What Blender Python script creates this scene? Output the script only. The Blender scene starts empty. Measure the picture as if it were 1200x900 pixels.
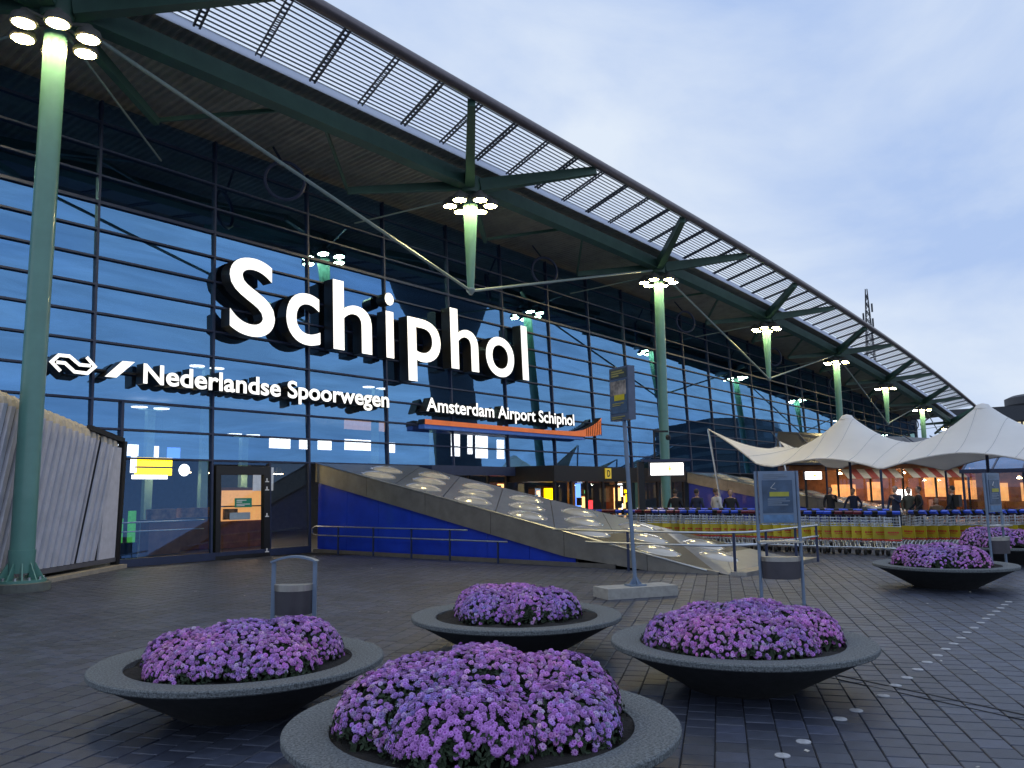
import bpy, bmesh, math, random
import numpy as np
from mathutils import Vector, Matrix
R = math.radians
random.seed(7); rng = np.random.default_rng(7)
S = bpy.context.scene
COL = S.collection

# ------------------------------------------------------------------ camera
cam = bpy.data.objects.new('camera', bpy.data.cameras.new('camera'))
COL.objects.link(cam); S.camera = cam
F_PX, YAW, PITCH, ROLL = 960.876, R(38.0271), R(7.4833), R(-0.67554)
cam.data.sensor_fit = 'HORIZONTAL'; cam.data.sensor_width = 36.0
cam.data.lens = 36.0*F_PX/1200.0
cam.data.clip_start = 0.1; cam.data.clip_end = 5000
EYE = Vector((0, 0, 1.75))
fw = Vector((math.cos(PITCH)*math.cos(YAW), math.cos(PITCH)*math.sin(YAW), math.sin(PITCH)))
rt = fw.cross(Vector((0, 0, 1))).normalized(); up = rt.cross(fw)
rt2 = rt*math.cos(ROLL)+up*math.sin(ROLL); up2 = up*math.cos(ROLL)-rt*math.sin(ROLL)
M3 = Matrix((rt2, up2, -fw)).transposed()
cam.matrix_world = Matrix.Translation(EYE) @ M3.to_4x4()

# ------------------------------------------------------------------ dusk sky, weak sun, exposure
S.view_settings.view_transform = 'Standard'; S.view_settings.look = 'None'
S.view_settings.exposure = 0.0; S.view_settings.gamma = 1.0; S.view_settings.use_curve_mapping = False
SUN_EL, SUN_AZ = R(12.0), R(80.0)     # low sun behind the terminal, azimuth from +X towards +Y
w = bpy.data.worlds.new('World'); S.world = w; w.use_nodes = True
nt = w.node_tree; nt.nodes.clear()
def N(tree, t, **kw):
    n = tree.nodes.new(t)
    for k, v in kw.items():
        if k in n.inputs: n.inputs[k].default_value = v
        else: setattr(n, k, v)
    return n
out = N(nt, 'ShaderNodeOutputWorld'); bg = N(nt, 'ShaderNodeBackground'); bg.inputs['Strength'].default_value = 0.1
sky = N(nt, 'ShaderNodeTexSky', sky_type='NISHITA', sun_disc=False, sun_elevation=SUN_EL, sun_rotation=R(90)-SUN_AZ)
tc = N(nt, 'ShaderNodeTexCoord'); mp = N(nt, 'ShaderNodeMapping')
mp.inputs['Scale'].default_value = (1.1, 2.2, 4.2); mp.inputs['Rotation'].default_value = (0.25, 0.3, 0.5)
no = N(nt, 'ShaderNodeTexNoise', Scale=1.15, Detail=7.0, Roughness=0.55, Distortion=0.4)
rp = N(nt, 'ShaderNodeValToRGB')
e = rp.color_ramp.elements
e[0].position = 0.33; e[0].color = (4.5, 6.0, 9.2, 1)
e[1].position = 0.66; e[1].color = (7.9, 8.8, 10.1, 1)
mx = N(nt, 'ShaderNodeMix', data_type='RGBA'); mx.inputs[0].default_value = 0.93
L = nt.links.new
L(tc.outputs['Generated'], mp.inputs['Vector']); L(mp.outputs['Vector'], no.inputs['Vector'])
L(no.outputs['Fac'], rp.inputs['Fac']); L(sky.outputs['Color'], mx.inputs[6]); L(rp.outputs['Color'], mx.inputs[7])
L(mx.outputs[2], bg.inputs['Color']); L(bg.outputs[0], out.inputs['Surface'])
sl = bpy.data.lights.new('sun', 'SUN'); sl.energy = 0.12; sl.angle = R(25); sl.color = (0.9, 0.93, 1.0)
so = bpy.data.objects.new('sun', sl); COL.objects.link(so)
so.rotation_euler = Vector((math.cos(SUN_AZ)*math.cos(SUN_EL), math.sin(SUN_AZ)*math.cos(SUN_EL), math.sin(SUN_EL))).to_track_quat('Z', 'Y').to_euler()
S.cycles.use_denoising = True
S.cycles.max_bounces = 8; S.cycles.transparent_max_bounces = 16; S.cycles.glossy_bounces = 4; S.cycles.diffuse_bounces = 3
S.cycles.sample_clamp_indirect = 6.0

# ------------------------------------------------------------------ materials
def mat(name, col, rough=0.6, metal=0.0, var=0.15, scale=6.0, bump=0.0, bscale=60.0, emis=0.0, ecol=None, spec=0.5, coat=0.0, obj_rand=0.0, tone=False, stretch=None, world=0.0):
    m = bpy.data.materials.new(name); m.use_nodes = True
    t = m.node_tree; b = t.nodes['Principled BSDF']; l = t.links.new
    b.inputs['Roughness'].default_value = rough; b.inputs['Metallic'].default_value = metal
    b.inputs['Specular IOR Level'].default_value = spec; b.inputs['Coat Weight'].default_value = coat
    co = N(t, 'ShaderNodeTexCoord'); vec = co.outputs['Object']
    if stretch:
        q = N(t, 'ShaderNodeMapping'); q.inputs['Scale'].default_value = stretch; l(vec, q.inputs['Vector']); vec = q.outputs['Vector']
    nz = N(t, 'ShaderNodeTexNoise', Scale=scale, Detail=5.0, Roughness=0.6); l(vec, nz.inputs['Vector'])
    mr = N(t, 'ShaderNodeMapRange'); mr.inputs[1].default_value = 0.3; mr.inputs[2].default_value = 0.7
    mr.inputs[3].default_value = 1-var; mr.inputs[4].default_value = 1+var; l(nz.outputs['Fac'], mr.inputs[0])
    val = mr.outputs[0]
    if world:
        ge = N(t, 'ShaderNodeNewGeometry'); wn = N(t, 'ShaderNodeTexNoise', Scale=0.55, Detail=6.0, Roughness=0.65); l(ge.outputs['Position'], wn.inputs['Vector'])
        wr = N(t, 'ShaderNodeMapRange'); wr.inputs[1].default_value = 0.35; wr.inputs[2].default_value = 0.65; wr.inputs[3].default_value = 1-world; wr.inputs[4].default_value = 1+world*.7; l(wn.outputs['Fac'], wr.inputs[0])
        wm = N(t, 'ShaderNodeMath', operation='MULTIPLY'); l(val, wm.inputs[0]); l(wr.outputs[0], wm.inputs[1]); val = wm.outputs[0]
    if obj_rand:
        oi = N(t, 'ShaderNodeObjectInfo'); m2 = N(t, 'ShaderNodeMapRange'); m2.inputs[3].default_value = 1-obj_rand; m2.inputs[4].default_value = 1+obj_rand
        l(oi.outputs['Random'], m2.inputs[0]); mm = N(t, 'ShaderNodeMath', operation='MULTIPLY'); l(val, mm.inputs[0]); l(m2.outputs[0], mm.inputs[1]); val = mm.outputs[0]
    sc = N(t, 'ShaderNodeVectorMath', operation='SCALE'); sc.inputs[0].default_value = col; l(val, sc.inputs['Scale'])
    src = sc.outputs[0]
    if tone:
        at = N(t, 'ShaderNodeAttribute', attribute_name='tone'); vm = N(t, 'ShaderNodeVectorMath', operation='MULTIPLY')
        l(src, vm.inputs[0]); l(at.outputs['Color'], vm.inputs[1]); src = vm.outputs[0]
    l(src, b.inputs['Base Color'])
    if bump:
        bz = N(t, 'ShaderNodeTexNoise', Scale=bscale, Detail=4.0); l(vec, bz.inputs['Vector'])
        bp = N(t, 'ShaderNodeBump', Strength=bump, Distance=0.01); l(bz.outputs['Fac'], bp.inputs['Height']); l(bp.outputs[0], b.inputs['Normal'])
    if emis:
        b.inputs['Emission Color'].default_value = (*(ecol or col), 1); b.inputs['Emission Strength'].default_value = emis
    return m
def emit(name, col, s, var=0.0, scale=3.0):
    return mat(name, tuple(min(0.8, c*0.8) for c in col), 0.5, emis=s, ecol=col, var=max(var, 0.02), scale=scale)
def glass(name, tint, refl, trans=(0.55, 0.7, 0.85), wob=0.02, rough=0.0):
    m = bpy.data.materials.new(name); m.use_nodes = True
    t = m.node_tree; t.nodes.remove(t.nodes['Principled BSDF']); l = t.links.new
    o = t.nodes['Material Output']
    g = N(t, 'ShaderNodeBsdfGlossy', Roughness=rough); g.inputs['Color'].default_value = (*tint, 1)
    tr = N(t, 'ShaderNodeBsdfTransparent'); tr.inputs['Color'].default_value = (*trans, 1)
    fr = N(t, 'ShaderNodeLayerWeight', Blend=0.25); mr = N(t, 'ShaderNodeMapRange')
    mr.inputs[3].default_value = refl; mr.inputs[4].default_value = min(1.0, refl+0.3); l(fr.outputs['Fresnel'], mr.inputs[0])
    mixs = N(t, 'ShaderNodeMixShader'); l(mr.outputs[0], mixs.inputs[0]); l(tr.outputs[0], mixs.inputs[1]); l(g.outputs[0], mixs.inputs[2])
    if wob:
        co = N(t, 'ShaderNodeTexCoord'); mp_ = N(t, 'ShaderNodeMapping'); mp_.inputs['Scale'].default_value = (0.5, 0.5, 1.6)
        nz = N(t, 'ShaderNodeTexNoise', Scale=1.4, Detail=2.0); l(co.outputs['Object'], mp_.inputs['Vector']); l(mp_.outputs[0], nz.inputs['Vector'])
        bp = N(t, 'ShaderNodeBump', Strength=wob, Distance=0.3); l(nz.outputs['Fac'], bp.inputs['Height']); l(bp.outputs[0], g.inputs['Normal'])
    if refl > .5:  # noise in the glossy tint imitates streaks of mirrored cloud
        ge = N(t, 'ShaderNodeNewGeometry'); ms = N(t, 'ShaderNodeMapping'); ms.inputs['Scale'].default_value = (.22, .22, 1.7); sn = N(t, 'ShaderNodeTexNoise', Scale=1.1, Detail=7.0, Roughness=.6, Distortion=.8)
        l(ge.outputs['Position'], ms.inputs['Vector']); l(ms.outputs[0], sn.inputs['Vector']); oi = N(t, 'ShaderNodeObjectInfo')
        sr = N(t, 'ShaderNodeMapRange'); sr.inputs[1].default_value = .3; sr.inputs[2].default_value = .7; sr.inputs[3].default_value = .80; sr.inputs[4].default_value = 1.2; l(sn.outputs['Fac'], sr.inputs[0])
        r2 = N(t, 'ShaderNodeMapRange'); r2.inputs[3].default_value = .92; r2.inputs[4].default_value = 1.08; l(oi.outputs['Random'], r2.inputs[0])
        m1_ = N(t, 'ShaderNodeMath', operation='MULTIPLY'); l(sr.outputs[0], m1_.inputs[0]); l(r2.outputs[0], m1_.inputs[1])
        vs_ = N(t, 'ShaderNodeVectorMath', operation='SCALE'); vs_.inputs[0].default_value = tint; l(m1_.outputs[0], vs_.inputs['Scale']); l(vs_.outputs[0], g.inputs['Color'])
    geo = N(t, 'ShaderNodeNewGeometry'); t2 = N(t, 'ShaderNodeBsdfTransparent'); mb_ = N(t, 'ShaderNodeMixShader')
    l(geo.outputs['Backfacing'], mb_.inputs[0]); l(mixs.outputs[0], mb_.inputs[1]); l(t2.outputs[0], mb_.inputs[2])
    l(mb_.outputs[0], o.inputs['Surface'])
    return m

m_paver = mat('paver_concrete', (0.042, 0.050, 0.076), 0.42, world=0.32, var=0.22, scale=9, bump=0.35, bscale=140, tone=True, spec=0.45)
m_sand = mat('joint_sand', (0.012, 0.012, 0.014), 0.95, bump=0.4)
m_rim = mat('exposed_aggregate', (0.115, 0.13, 0.14), 0.75, var=0.85, scale=70, bump=0.8, bscale=110)
m_bowl = mat('bowl_concrete', (0.026, 0.028, 0.031), 0.8, var=0.3, scale=12, bump=0.4)
m_soil = mat('soil', (0.012, 0.010, 0.009), 1.0, var=0.5, scale=30, bump=1.0, bscale=50)
m_leaf = mat('leaf_green', (0.018, 0.034, 0.014), 0.7, var=0.4, scale=25)
m_petal = mat('petal_mauve', (0.43, 0.18, 0.57), 0.65, var=0.12, scale=20, tone=True)
m_eye = mat('bloom_heart', (0.22, 0.035, 0.30), 0.7, var=0.2, scale=40, tone=True)
m_petal1 = mat('petal_mauve_single', (0.43, 0.18, 0.57), 0.65, var=0.12, scale=20, obj_rand=0.35)
m_eye1 = mat('bloom_heart_single', (0.22, 0.035, 0.30), 0.7, var=0.2, scale=40, obj_rand=0.3)
m_teal = mat('teal_painted_steel', (0.105, 0.26, 0.225), 0.34, var=0.08, scale=2.5, coat=0.3, spec=0.5)
m_green = mat('green_painted_steel', (0.055, 0.125, 0.095), 0.45, var=0.18, scale=1.5)
m_dark = mat('dark_frame_metal', (0.022, 0.034, 0.085), 0.5, metal=0.0, var=0.15)
m_black = mat('black_metal', (0.008, 0.008, 0.010), 0.5, var=0.2)
m_deck = mat('corrugated_deck', (0.34, 0.32, 0.28), 0.6, var=0.2, scale=2)
m_rod = mat('pale_tie_rod', (0.30, 0.38, 0.37), 0.4, metal=0.4, var=0.1)
m_blade = mat('louver_aluminium', (0.20, 0.23, 0.29), 0.45, metal=0.2, var=0.15)
m_bar = mat('louver_carrier_steel', (0.06, 0.075, 0.11), 0.5, metal=.2)
m_gutter = mat('gutter_metal', (0.16, 0.14, 0.15), 0.35, metal=0.5, var=0.12)
m_frost = mat('frosted_edge_panel', (0.55, 0.60, 0.75), 0.5, var=0.1)
t = m_frost.node_tree; tl_ = N(t, 'ShaderNodeBsdfTranslucent'); tl_.inputs['Color'].default_value = (.85, .88, .95, 1); ms_ = N(t, 'ShaderNodeMixShader'); ms_.inputs[0].default_value = .85
t.links.new(t.nodes['Principled BSDF'].outputs[0], ms_.inputs[1]); t.links.new(tl_.outputs[0], ms_.inputs[2]); t.links.new(ms_.outputs[0], t.nodes['Material Output'].inputs['Surface'])
m_glass = glass('blue_coated_glass', (0.19, 0.42, 0.72), 0.66, trans=(0.78, 0.86, 0.95), wob=0.0012)
m_mid = glass('ground_floor_glass', (0.14, 0.28, 0.52), 0.24, trans=(0.72, 0.80, 0.92), wob=0.001)
m_clear = glass('door_glass', (0.25, 0.38, 0.55), 0.16, trans=(0.9, 0.92, 0.94), wob=0.0)
m_steel = mat('brushed_steel', (0.45, 0.43, 0.40), 0.34, metal=0.9, var=0.18, scale=3, bump=0.1, stretch=(1, 12, 1))
m_steelp = mat('steel_side_panel', (0.30, 0.285, 0.26), 0.36, metal=0.7, var=0.2, scale=2.2)
m_steeld = mat('steel_deck_panel', (0.13, 0.155, 0.21), 0.36, metal=0.45, var=0.15, scale=3, obj_rand=0.08)
m_chrome = mat('galvanised_tube', (0.50, 0.53, 0.57), 0.28, metal=0.9, var=0.12)
m_blue = mat('blue_wall_panel', (0.009, 0.042, 0.47), 0.30, var=0.2, scale=1.6, coat=0.2)
m_dome = mat('acrylic_dome', (0.34, 0.33, 0.31), 0.18, var=0.08, emis=0.05, ecol=(1.0, 0.86, 0.62), spec=0.7, coat=0.5)  # faint emission stands in for light coming up from the ramp below
m_white = emit('lit_letter_face', (1.0, 0.99, 0.96), 1.05)
m_side = mat('letter_return', (0.010, 0.009, 0.008), 0.4, var=0.2)
m_orange = mat('orange_sign_enamel', (0.62, 0.13, 0.03), 0.4, var=0.18, scale=2, emis=0.28, ecol=(0.95, 0.23, 0.05))
m_bluebar = mat('blue_sign_enamel', (0.05, 0.15, 0.55), 0.4, emis=0.04, ecol=(0.10, 0.26, 0.85))
m_lamp = emit('lamp_glass', (1.0, 0.78, 0.34), 150.0)
m_house = mat('lamp_housing', (0.12, 0.12, 0.11), 0.5)
m_rib = mat('grey_ribbed_sheet', (0.50, 0.51, 0.60), 0.45, var=0.12, scale=2.5, metal=0.1)
m_ribtop = mat('beige_rib_top', (0.46, 0.42, 0.37), 0.6, var=0.2)  # beige over the bend and top of each rib
m_conc = mat('pale_concrete', (0.34, 0.33, 0.31), 0.85, var=0.2, scale=8, bump=0.3)
m_post = mat('grey_painted_post', (0.17, 0.23, 0.33), 0.4, metal=0.3, var=0.1)
m_bin = mat('bin_body', (0.085, 0.08, 0.095), 0.4, metal=0.5, var=0.1)
m_tent = mat('tent_membrane', (0.92, 0.91, 0.90), 0.6, var=0.05, scale=0.8)
t = m_tent.node_tree; tl_ = N(t, 'ShaderNodeBsdfTranslucent'); tl_.inputs['Color'].default_value = (.9, .88, .85, 1); ms_ = N(t, 'ShaderNodeMixShader'); ms_.inputs[0].default_value = .3
t.links.new(t.nodes['Principled BSDF'].outputs[0], ms_.inputs[1]); t.links.new(tl_.outputs[0], ms_.inputs[2]); t.links.new(ms_.outputs[0], t.nodes['Material Output'].inputs['Surface'])
m_yel = mat('yellow_panel', (0.46, 0.36, 0.015), 0.45, var=0.15, scale=3, obj_rand=0.28)
m_red = mat('red_print', (0.45, 0.03, 0.02), 0.5)
m_bluepl = mat('blue_handle_plastic', (0.02, 0.07, 0.55), 0.35, obj_rand=0.15)
m_redpl = mat('dark_red_handle_plastic', (0.14, 0.015, 0.03), 0.4, obj_rand=0.2)
m_rubber = mat('black_rubber', (0.012, 0.012, 0.013), 0.7)
m_int = mat('interior_wall_paint', (0.10, 0.12, 0.15), 0.7)
m_floor = mat('interior_floor', (0.14, 0.13, 0.12), 0.3)
m_warm = emit('warm_shop_light', (1.0, 0.48, 0.16), 0.85, 0.7, 1.6)
m_pend = emit('pendant_bulb', (1.0, 0.68, 0.35), 55.0)
m_wlit = emit('white_lit_panel', (1.0, 0.98, 0.93), 5.0)
m_ylit = emit('yellow_lit_sign', (1.0, 0.62, 0.0), 4.2)
m_blit = emit('blue_lit_sign', (0.12, 0.28, 1.0), 3.0)
m_gsign = mat('green_door_sign', (0.01, 0.20, 0.12), 0.5, emis=0.12)
m_paper = mat('white_print', (0.75, 0.75, 0.75), 0.5)
m_wood = mat('shop_wood', (0.32, 0.13, 0.045), 0.5, var=0.35, scale=3)
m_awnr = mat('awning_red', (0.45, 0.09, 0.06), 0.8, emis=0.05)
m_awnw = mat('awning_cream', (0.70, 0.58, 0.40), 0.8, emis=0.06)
m_cafe_roof = mat('cafe_roof_sheet', (0.045, 0.05, 0.065), 0.35, metal=0.4, var=0.3)
m_skin = mat('skin', (0.45, 0.27, 0.19), 0.55); m_hair = mat('dark_hair', (0.02, 0.014, 0.010), 0.6)
m_poster = mat('poster_print', (0.05, 0.09, 0.16), 0.25, var=0.35, scale=5)
m_photo = mat('poster_picture', (0.26, 0.22, 0.19), 0.3, var=0.8, scale=7)
m_farw = mat('far_wall', (0.05, 0.055, 0.065), 0.7)
m_cream = emit('lit_far_window', (1.0, 0.82, 0.5), 0.75, 0.25)

# ------------------------------------------------------------------ mesh helpers
class MB:
    def __init__(s): s.v = []; s.f = []; s.mi = []; s.cur = 0
    def add(s, vs, fs):
        o = len(s.v); s.v += [tuple(v) for v in vs]
        for f in fs: s.f.append(tuple(i+o for i in f)); s.mi.append(s.cur)
        return s
    def box(s, c, d, rot=None):
        c = Vector(c); P = []
        for x in (-.5, .5):
            for y in (-.5, .5):
                for z in (-.5, .5):
                    p = Vector((x*d[0], y*d[1], z*d[2]))
                    if rot is not None: p = rot @ p
                    P.append(c+p)
        return s.add(P, [(0, 1, 3, 2), (4, 6, 7, 5), (0, 4, 5, 1), (2, 3, 7, 6), (0, 2, 6, 4), (1, 5, 7, 3)])
    def bbox(s, x0, x1, y0, y1, z0, z1): return s.box(((x0+x1)/2, (y0+y1)/2, (z0+z1)/2), (x1-x0, y1-y0, z1-z0))
    def hexa(s, b, t):
        n = len(b); b = [Vector(p) for p in b]; t = [Vector(p) for p in t]; nrm = Vector((0, 0, 0))
        for i in range(1, n-1): nrm += (b[i]-b[0]).cross(b[i+1]-b[0])
        if nrm.dot(sum(t, Vector())/n-sum(b, Vector())/n) < 0: b = b[::-1]; t = t[::-1]
        return s.add(list(b)+list(t), [tuple(range(n))[::-1], tuple(range(n, 2*n))]+[(i, (i+1) % n, (i+1) % n+n, i+n) for i in range(n)])
    def bar(s, p, q, wd, ht, upv=(0, 0, 1), w2=None, h2=None):
        p = Vector(p); q = Vector(q); d = (q-p).normalized(); u = Vector(upv); sd = d.cross(u)
        if sd.length < 1e-4: sd = d.cross(Vector((1, 0, 0)))
        sd.normalize(); u = sd.cross(d); w2 = w2 or wd; h2 = h2 or ht
        A = [p+sd*a*wd/2+u*b*ht/2 for a, b in ((-1, -1), (1, -1), (1, 1), (-1, 1))]
        B = [q+sd*a*w2/2+u*b*h2/2 for a, b in ((-1, -1), (1, -1), (1, 1), (-1, 1))]
        return s.hexa(A, B)
    def tube(s, pts, r, n=8, closed=False):
        pts = [Vector(p) for p in pts]; m = len(pts); rr = r if isinstance(r, (list, tuple)) else [r]*m
        V = []; ref = None
        for i, p in enumerate(pts):
            a = pts[(i-1) % m] if (i or closed) else p; b = pts[(i+1) % m] if (i < m-1 or closed) else p
            d = (b-a).normalized()
            if ref is None:
                ref = d.cross(Vector((0, 0, 1)))
                if ref.length < 1e-3: ref = d.cross(Vector((1, 0, 0)))
            ref = (ref - d*ref.dot(d)).normalized(); bn = d.cross(ref)
            V += [p+(ref*math.cos(2*math.pi*k/n)+bn*math.sin(2*math.pi*k/n))*rr[i] for k in range(n)]
        Fc = []
        for i in range(m if closed else m-1):
            for k in range(n):
                a = i*n+k; b = i*n+(k+1) % n; c = ((i+1) % m)*n+(k+1) % n; d = ((i+1) % m)*n+k; Fc.append((a, b, c, d))
        if not closed: Fc += [tuple(range(n))[::-1], tuple(range((m-1)*n, m*n))]
        return s.add(V, Fc)
    def lathe(s, prof, c=(0, 0, 0), n=32, cap=True):
        V = []; Fc = []; m = len(prof)
        for r, z in prof: V += [(c[0]+r*math.cos(2*math.pi*k/n), c[1]+r*math.sin(2*math.pi*k/n), c[2]+z) for k in range(n)]
        for i in range(m-1):
            for k in range(n): Fc.append((i*n+k, i*n+(k+1) % n, (i+1)*n+(k+1) % n, (i+1)*n+k))
        if cap: Fc += [tuple(range(n))[::-1], tuple(range((m-1)*n, m*n))]
        return s.add(V, Fc)
    def sheet(s, G, th=(0, 0, -0.03)):
        # grid of points with thickness
        a = len(G); b = len(G[0]); T = Vector(th); V = [Vector(p) for r_ in G for p in r_]; V2 = [p+T for p in V]; n = a*b; Fc = []
        for i in range(a-1):
            for j in range(b-1):
                q = (i*b+j, i*b+j+1, (i+1)*b+j+1, (i+1)*b+j); Fc += [q, tuple(k+n for k in q[::-1])]
        ed = [(0*b+j, 0*b+j+1) for j in range(b-1)]+[(i*b+b-1, (i+1)*b+b-1) for i in range(a-1)]+[((a-1)*b+j+1, (a-1)*b+j) for j in range(b-1)]+[((i+1)*b, i*b) for i in range(a-1)]
        for p, q in ed: Fc.append((q, p, p+n, q+n))
        return s.add(V+V2, Fc)
    def mesh(s, name, mats, smooth=False):
        me = bpy.data.meshes.new(name); me.from_pydata(s.v, [], s.f)
        for m in (mats if isinstance(mats, (list, tuple)) else [mats]): me.materials.append(m)
        if any(s.mi): me.polygons.foreach_set('material_index', s.mi)
        me.update()
        if smooth: shade(me, smooth if smooth is not True else 40)
        return me
    def build(s, name, mats, parent=None, smooth=False, **kw): return link(name, s.mesh(name, mats, smooth), parent, **kw)
def shade(me, ang=40):
    me.polygons.foreach_set('use_smooth', [True]*len(me.polygons))
    try: me.set_sharp_from_angle(angle=R(ang))
    except Exception: pass
def props(o, label=None, cat=None, group=None, kind=None):
    if label: o['label'] = label
    if cat: o['category'] = cat
    if group: o['group'] = group
    if kind: o['kind'] = kind
    return o
def link(name, me, parent=None, loc=None, rot=None, **kw):
    o = bpy.data.objects.new(name, me); COL.objects.link(o)
    if parent is not None: o.parent = parent
    if loc is not None: o.location = loc
    if rot is not None: o.rotation_euler = rot
    return props(o, **kw)
def thing(name, label, cat, loc=(0, 0, 0), rz=0.0, group=None):
    o = bpy.data.objects.new(name, None); COL.objects.link(o); o.location = loc; o.rotation_euler = (0, 0, rz); o.empty_display_size = 0.2
    return props(o, label, cat, group)
KIDS = {}
def dup(o, loc=None, rz=None, label=None, parent=None):
    c = o.copy(); COL.objects.link(c)
    if parent is not None: c.parent = parent
    if loc is not None: c.location = loc
    if rz is not None: c.rotation_euler = (0, 0, rz)
    if label: c['label'] = label
    for ch in KIDS.setdefault(o.name, [x for x in COL.objects if x.parent == o]): dup(ch, parent=c)
    return c
def rotz(a): return Matrix.Rotation(a, 3, 'Z')
def set_tone(me, vals):
    a = me.attributes.new('tone', 'FLOAT_COLOR', 'FACE'); a.data.foreach_set('color', np.asarray(vals, dtype=np.float32).ravel())

# ------------------------------------------------------------------ ground
A = R(24.0); E1 = np.array([math.cos(A), math.sin(A)]); E2 = np.array([-math.sin(A), math.cos(A)]); T = 0.217
gm = bpy.data.materials.new('far_paving'); gm.use_nodes = True
t = gm.node_tree; b = t.nodes['Principled BSDF']; l = t.links.new
co = N(t, 'ShaderNodeTexCoord'); mpg = N(t, 'ShaderNodeMapping'); mpg.inputs['Rotation'].default_value = (0, 0, -A); l(co.outputs['Object'], mpg.inputs['Vector'])
br = N(t, 'ShaderNodeTexBrick', offset=0.5); br.inputs['Color1'].default_value = (0.042, 0.050, 0.076, 1); br.inputs['Color2'].default_value = (0.036, 0.043, 0.066, 1)
br.inputs['Mortar'].default_value = (0.018, 0.018, 0.022, 1); br.inputs['Scale'].default_value = 1.0; br.inputs['Mortar Size'].default_value = 0.006
br.inputs['Brick Width'].default_value = T; br.inputs['Row Height'].default_value = T
l(mpg.outputs[0], br.inputs['Vector']); l(br.outputs['Color'], b.inputs['Base Color'])
b.inputs['Roughness'].default_value = 0.5
ground = MB().box((100, 100, -0.52), (3000, 3000, 1.0)).build('ground', gm, kind='structure')

def cam_xy(P):
    Rm = np.array([list(rt2), list(up2), list(fw)]); c = (np.asarray(P)-np.array(EYE)) @ Rm.T
    return F_PX*c[:, 0]/c[:, 2], -F_PX*c[:, 1]/c[:, 2], c[:, 2]
paving = MB().add([(-3, 0, -.014), (30, -6, -.014), (34, 14, -.014), (16, 20.35, -.014), (5, 20.35, -.014), (-3, 8, -.014)], [(0, 1, 2, 3, 4, 5)]).build('plaza_paving', m_sand, kind='structure')
ii, jj = np.meshgrid(np.arange(-40, 170), np.arange(-90, 110), indexing='ij')
U = (ii+0.5*(jj % 2))*T; V = jj*T
PX = U*E1[0]+V*E2[0]; PY = U*E1[1]+V*E2[1]
P3 = np.stack([PX.ravel(), PY.ravel(), np.zeros(PX.size)], 1)
sx, sy, sd = cam_xy(P3)
ok = (sd > 1.5) & (sd < 23.5) & (np.abs(sx) < 640) & (sy < 520) & (P3[:, 1] < 20.3)
ok &= ~((P3[:, 0] > 16.35) & (P3[:, 0] < 20.4) & (P3[:, 1] > 7.0))
P3 = P3[ok]; sd = sd[ok]; P3 = P3[np.argsort(sd)]
PV = np.array([(-1, -1), (1, -1), (1, 1), (-1, 1)])
def paver_verts(c, ang, dz, tilt):
    h = T/2-0.0035; k = h-0.006; ca, sa = math.cos(ang), math.sin(ang)
    o = []
    for r, z in ((h, -0.013), (h, -0.006), (k, 0.0)):
        for a_, b_ in PV:
            x, y = a_*r, b_*r; o.append((c[0]+x*ca-y*sa, c[1]+x*sa+y*ca, c[2]+z+dz+(tilt[0]*x+tilt[1]*y if z > -0.01 else 0)))
    return o
PF = [(8, 9, 10, 11)]+[(i, (i+1) % 4, (i+1) % 4+4, i+4) for i in range(4)]+[(i+4, (i+1) % 4+4, (i+1) % 4+8, i+8) for i in range(4)]
variants = []
for k in range(8):
    g_ = rng.uniform(0.66, 1.26); me = bpy.data.meshes.new('paver'); me.from_pydata(paver_verts((0, 0, 0), 0, 0, rng.normal(0, .006, 2)), [], PF)
    me.materials.append(m_paver); set_tone(me, [[g_, g_, g_*rng.uniform(.97, 1.05), 1]]*len(PF)); variants.append(me)
dots = [(5.56, 2.12), (5.94, 2.11), (6.67, 2.08), (6.99, 2.05), (7.60, 2.0), (8.05, 2.01), (8.43, 2.0), (8.86, 2.0), (9.27, 2.0), (9.70, 1.99), (10.12, 1.99), (10.51, 1.98), (10.95, 1.98), (11.39, 1.99), (11.81, 1.98), (12.29, 1.98), (12.7, 1.98), (13.1, 1.98), (13.5, 1.97), (13.9, 1.97), (14.3, 1.97), (14.7, 1.97)]
for p in P3[:300]:
    link('paver', variants[rng.integers(8)], paving, loc=(p[0], p[1], rng.normal(0, .0012)), rot=(0, 0, A+rng.normal(0, .006)))
vs = []; fs = []; tn = []
for p in P3[300:]:
    o = len(vs); vs += paver_verts(p, A+rng.normal(0, .006), rng.normal(0, .0012), rng.normal(0, .005, 2)); fs += [tuple(i+o for i in f) for f in PF]
    g_ = rng.uniform(0.66, 1.26); tn += [[g_, g_, g_*rng.uniform(.97, 1.05), 1]]*len(PF)
me = bpy.data.meshes.new('paver_field'); me.from_pydata(vs, [], fs); me.materials.append(m_paver); set_tone(me, tn)
link('paver_field', me, paving, kind='stuff')
dm = MB().lathe([(0.052, 0), (0.05, 0.006), (0.035, 0.009)], n=20).mesh('guide_stud', mat('stud_white', (0.36, 0.37, 0.40), 0.5, var=0.3, scale=14))
for x, y in dots: link('guide_stud', dm, paving, loc=(x, y, 0.0015))
mb = MB()
for k in range(70):
    x, y = random.uniform(2.5, 16), random.uniform(1, 15); a_ = random.uniform(0, 6.28); r_ = random.uniform(.006, .022)
    mb.box((x, y, .006), (r_*2, r_, .004), Matrix.Rotation(a_, 3, 'Z') @ Matrix.Rotation(random.uniform(-.4, .4), 3, 'X'))
mb.build('litter', mat('paper_litter', (.5, .48, .45), .8, var=.5, scale=3), kind='stuff')
d1 = Vector((0.349, 0.937, 0)); d0 = Vector((7.0, -0.65, 0)); ms = mat('slot_drain_iron', (0.006, 0.006, 0.008), 0.6)
mb = MB(); nn = Vector((-d1.y, d1.x, 0))
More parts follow.
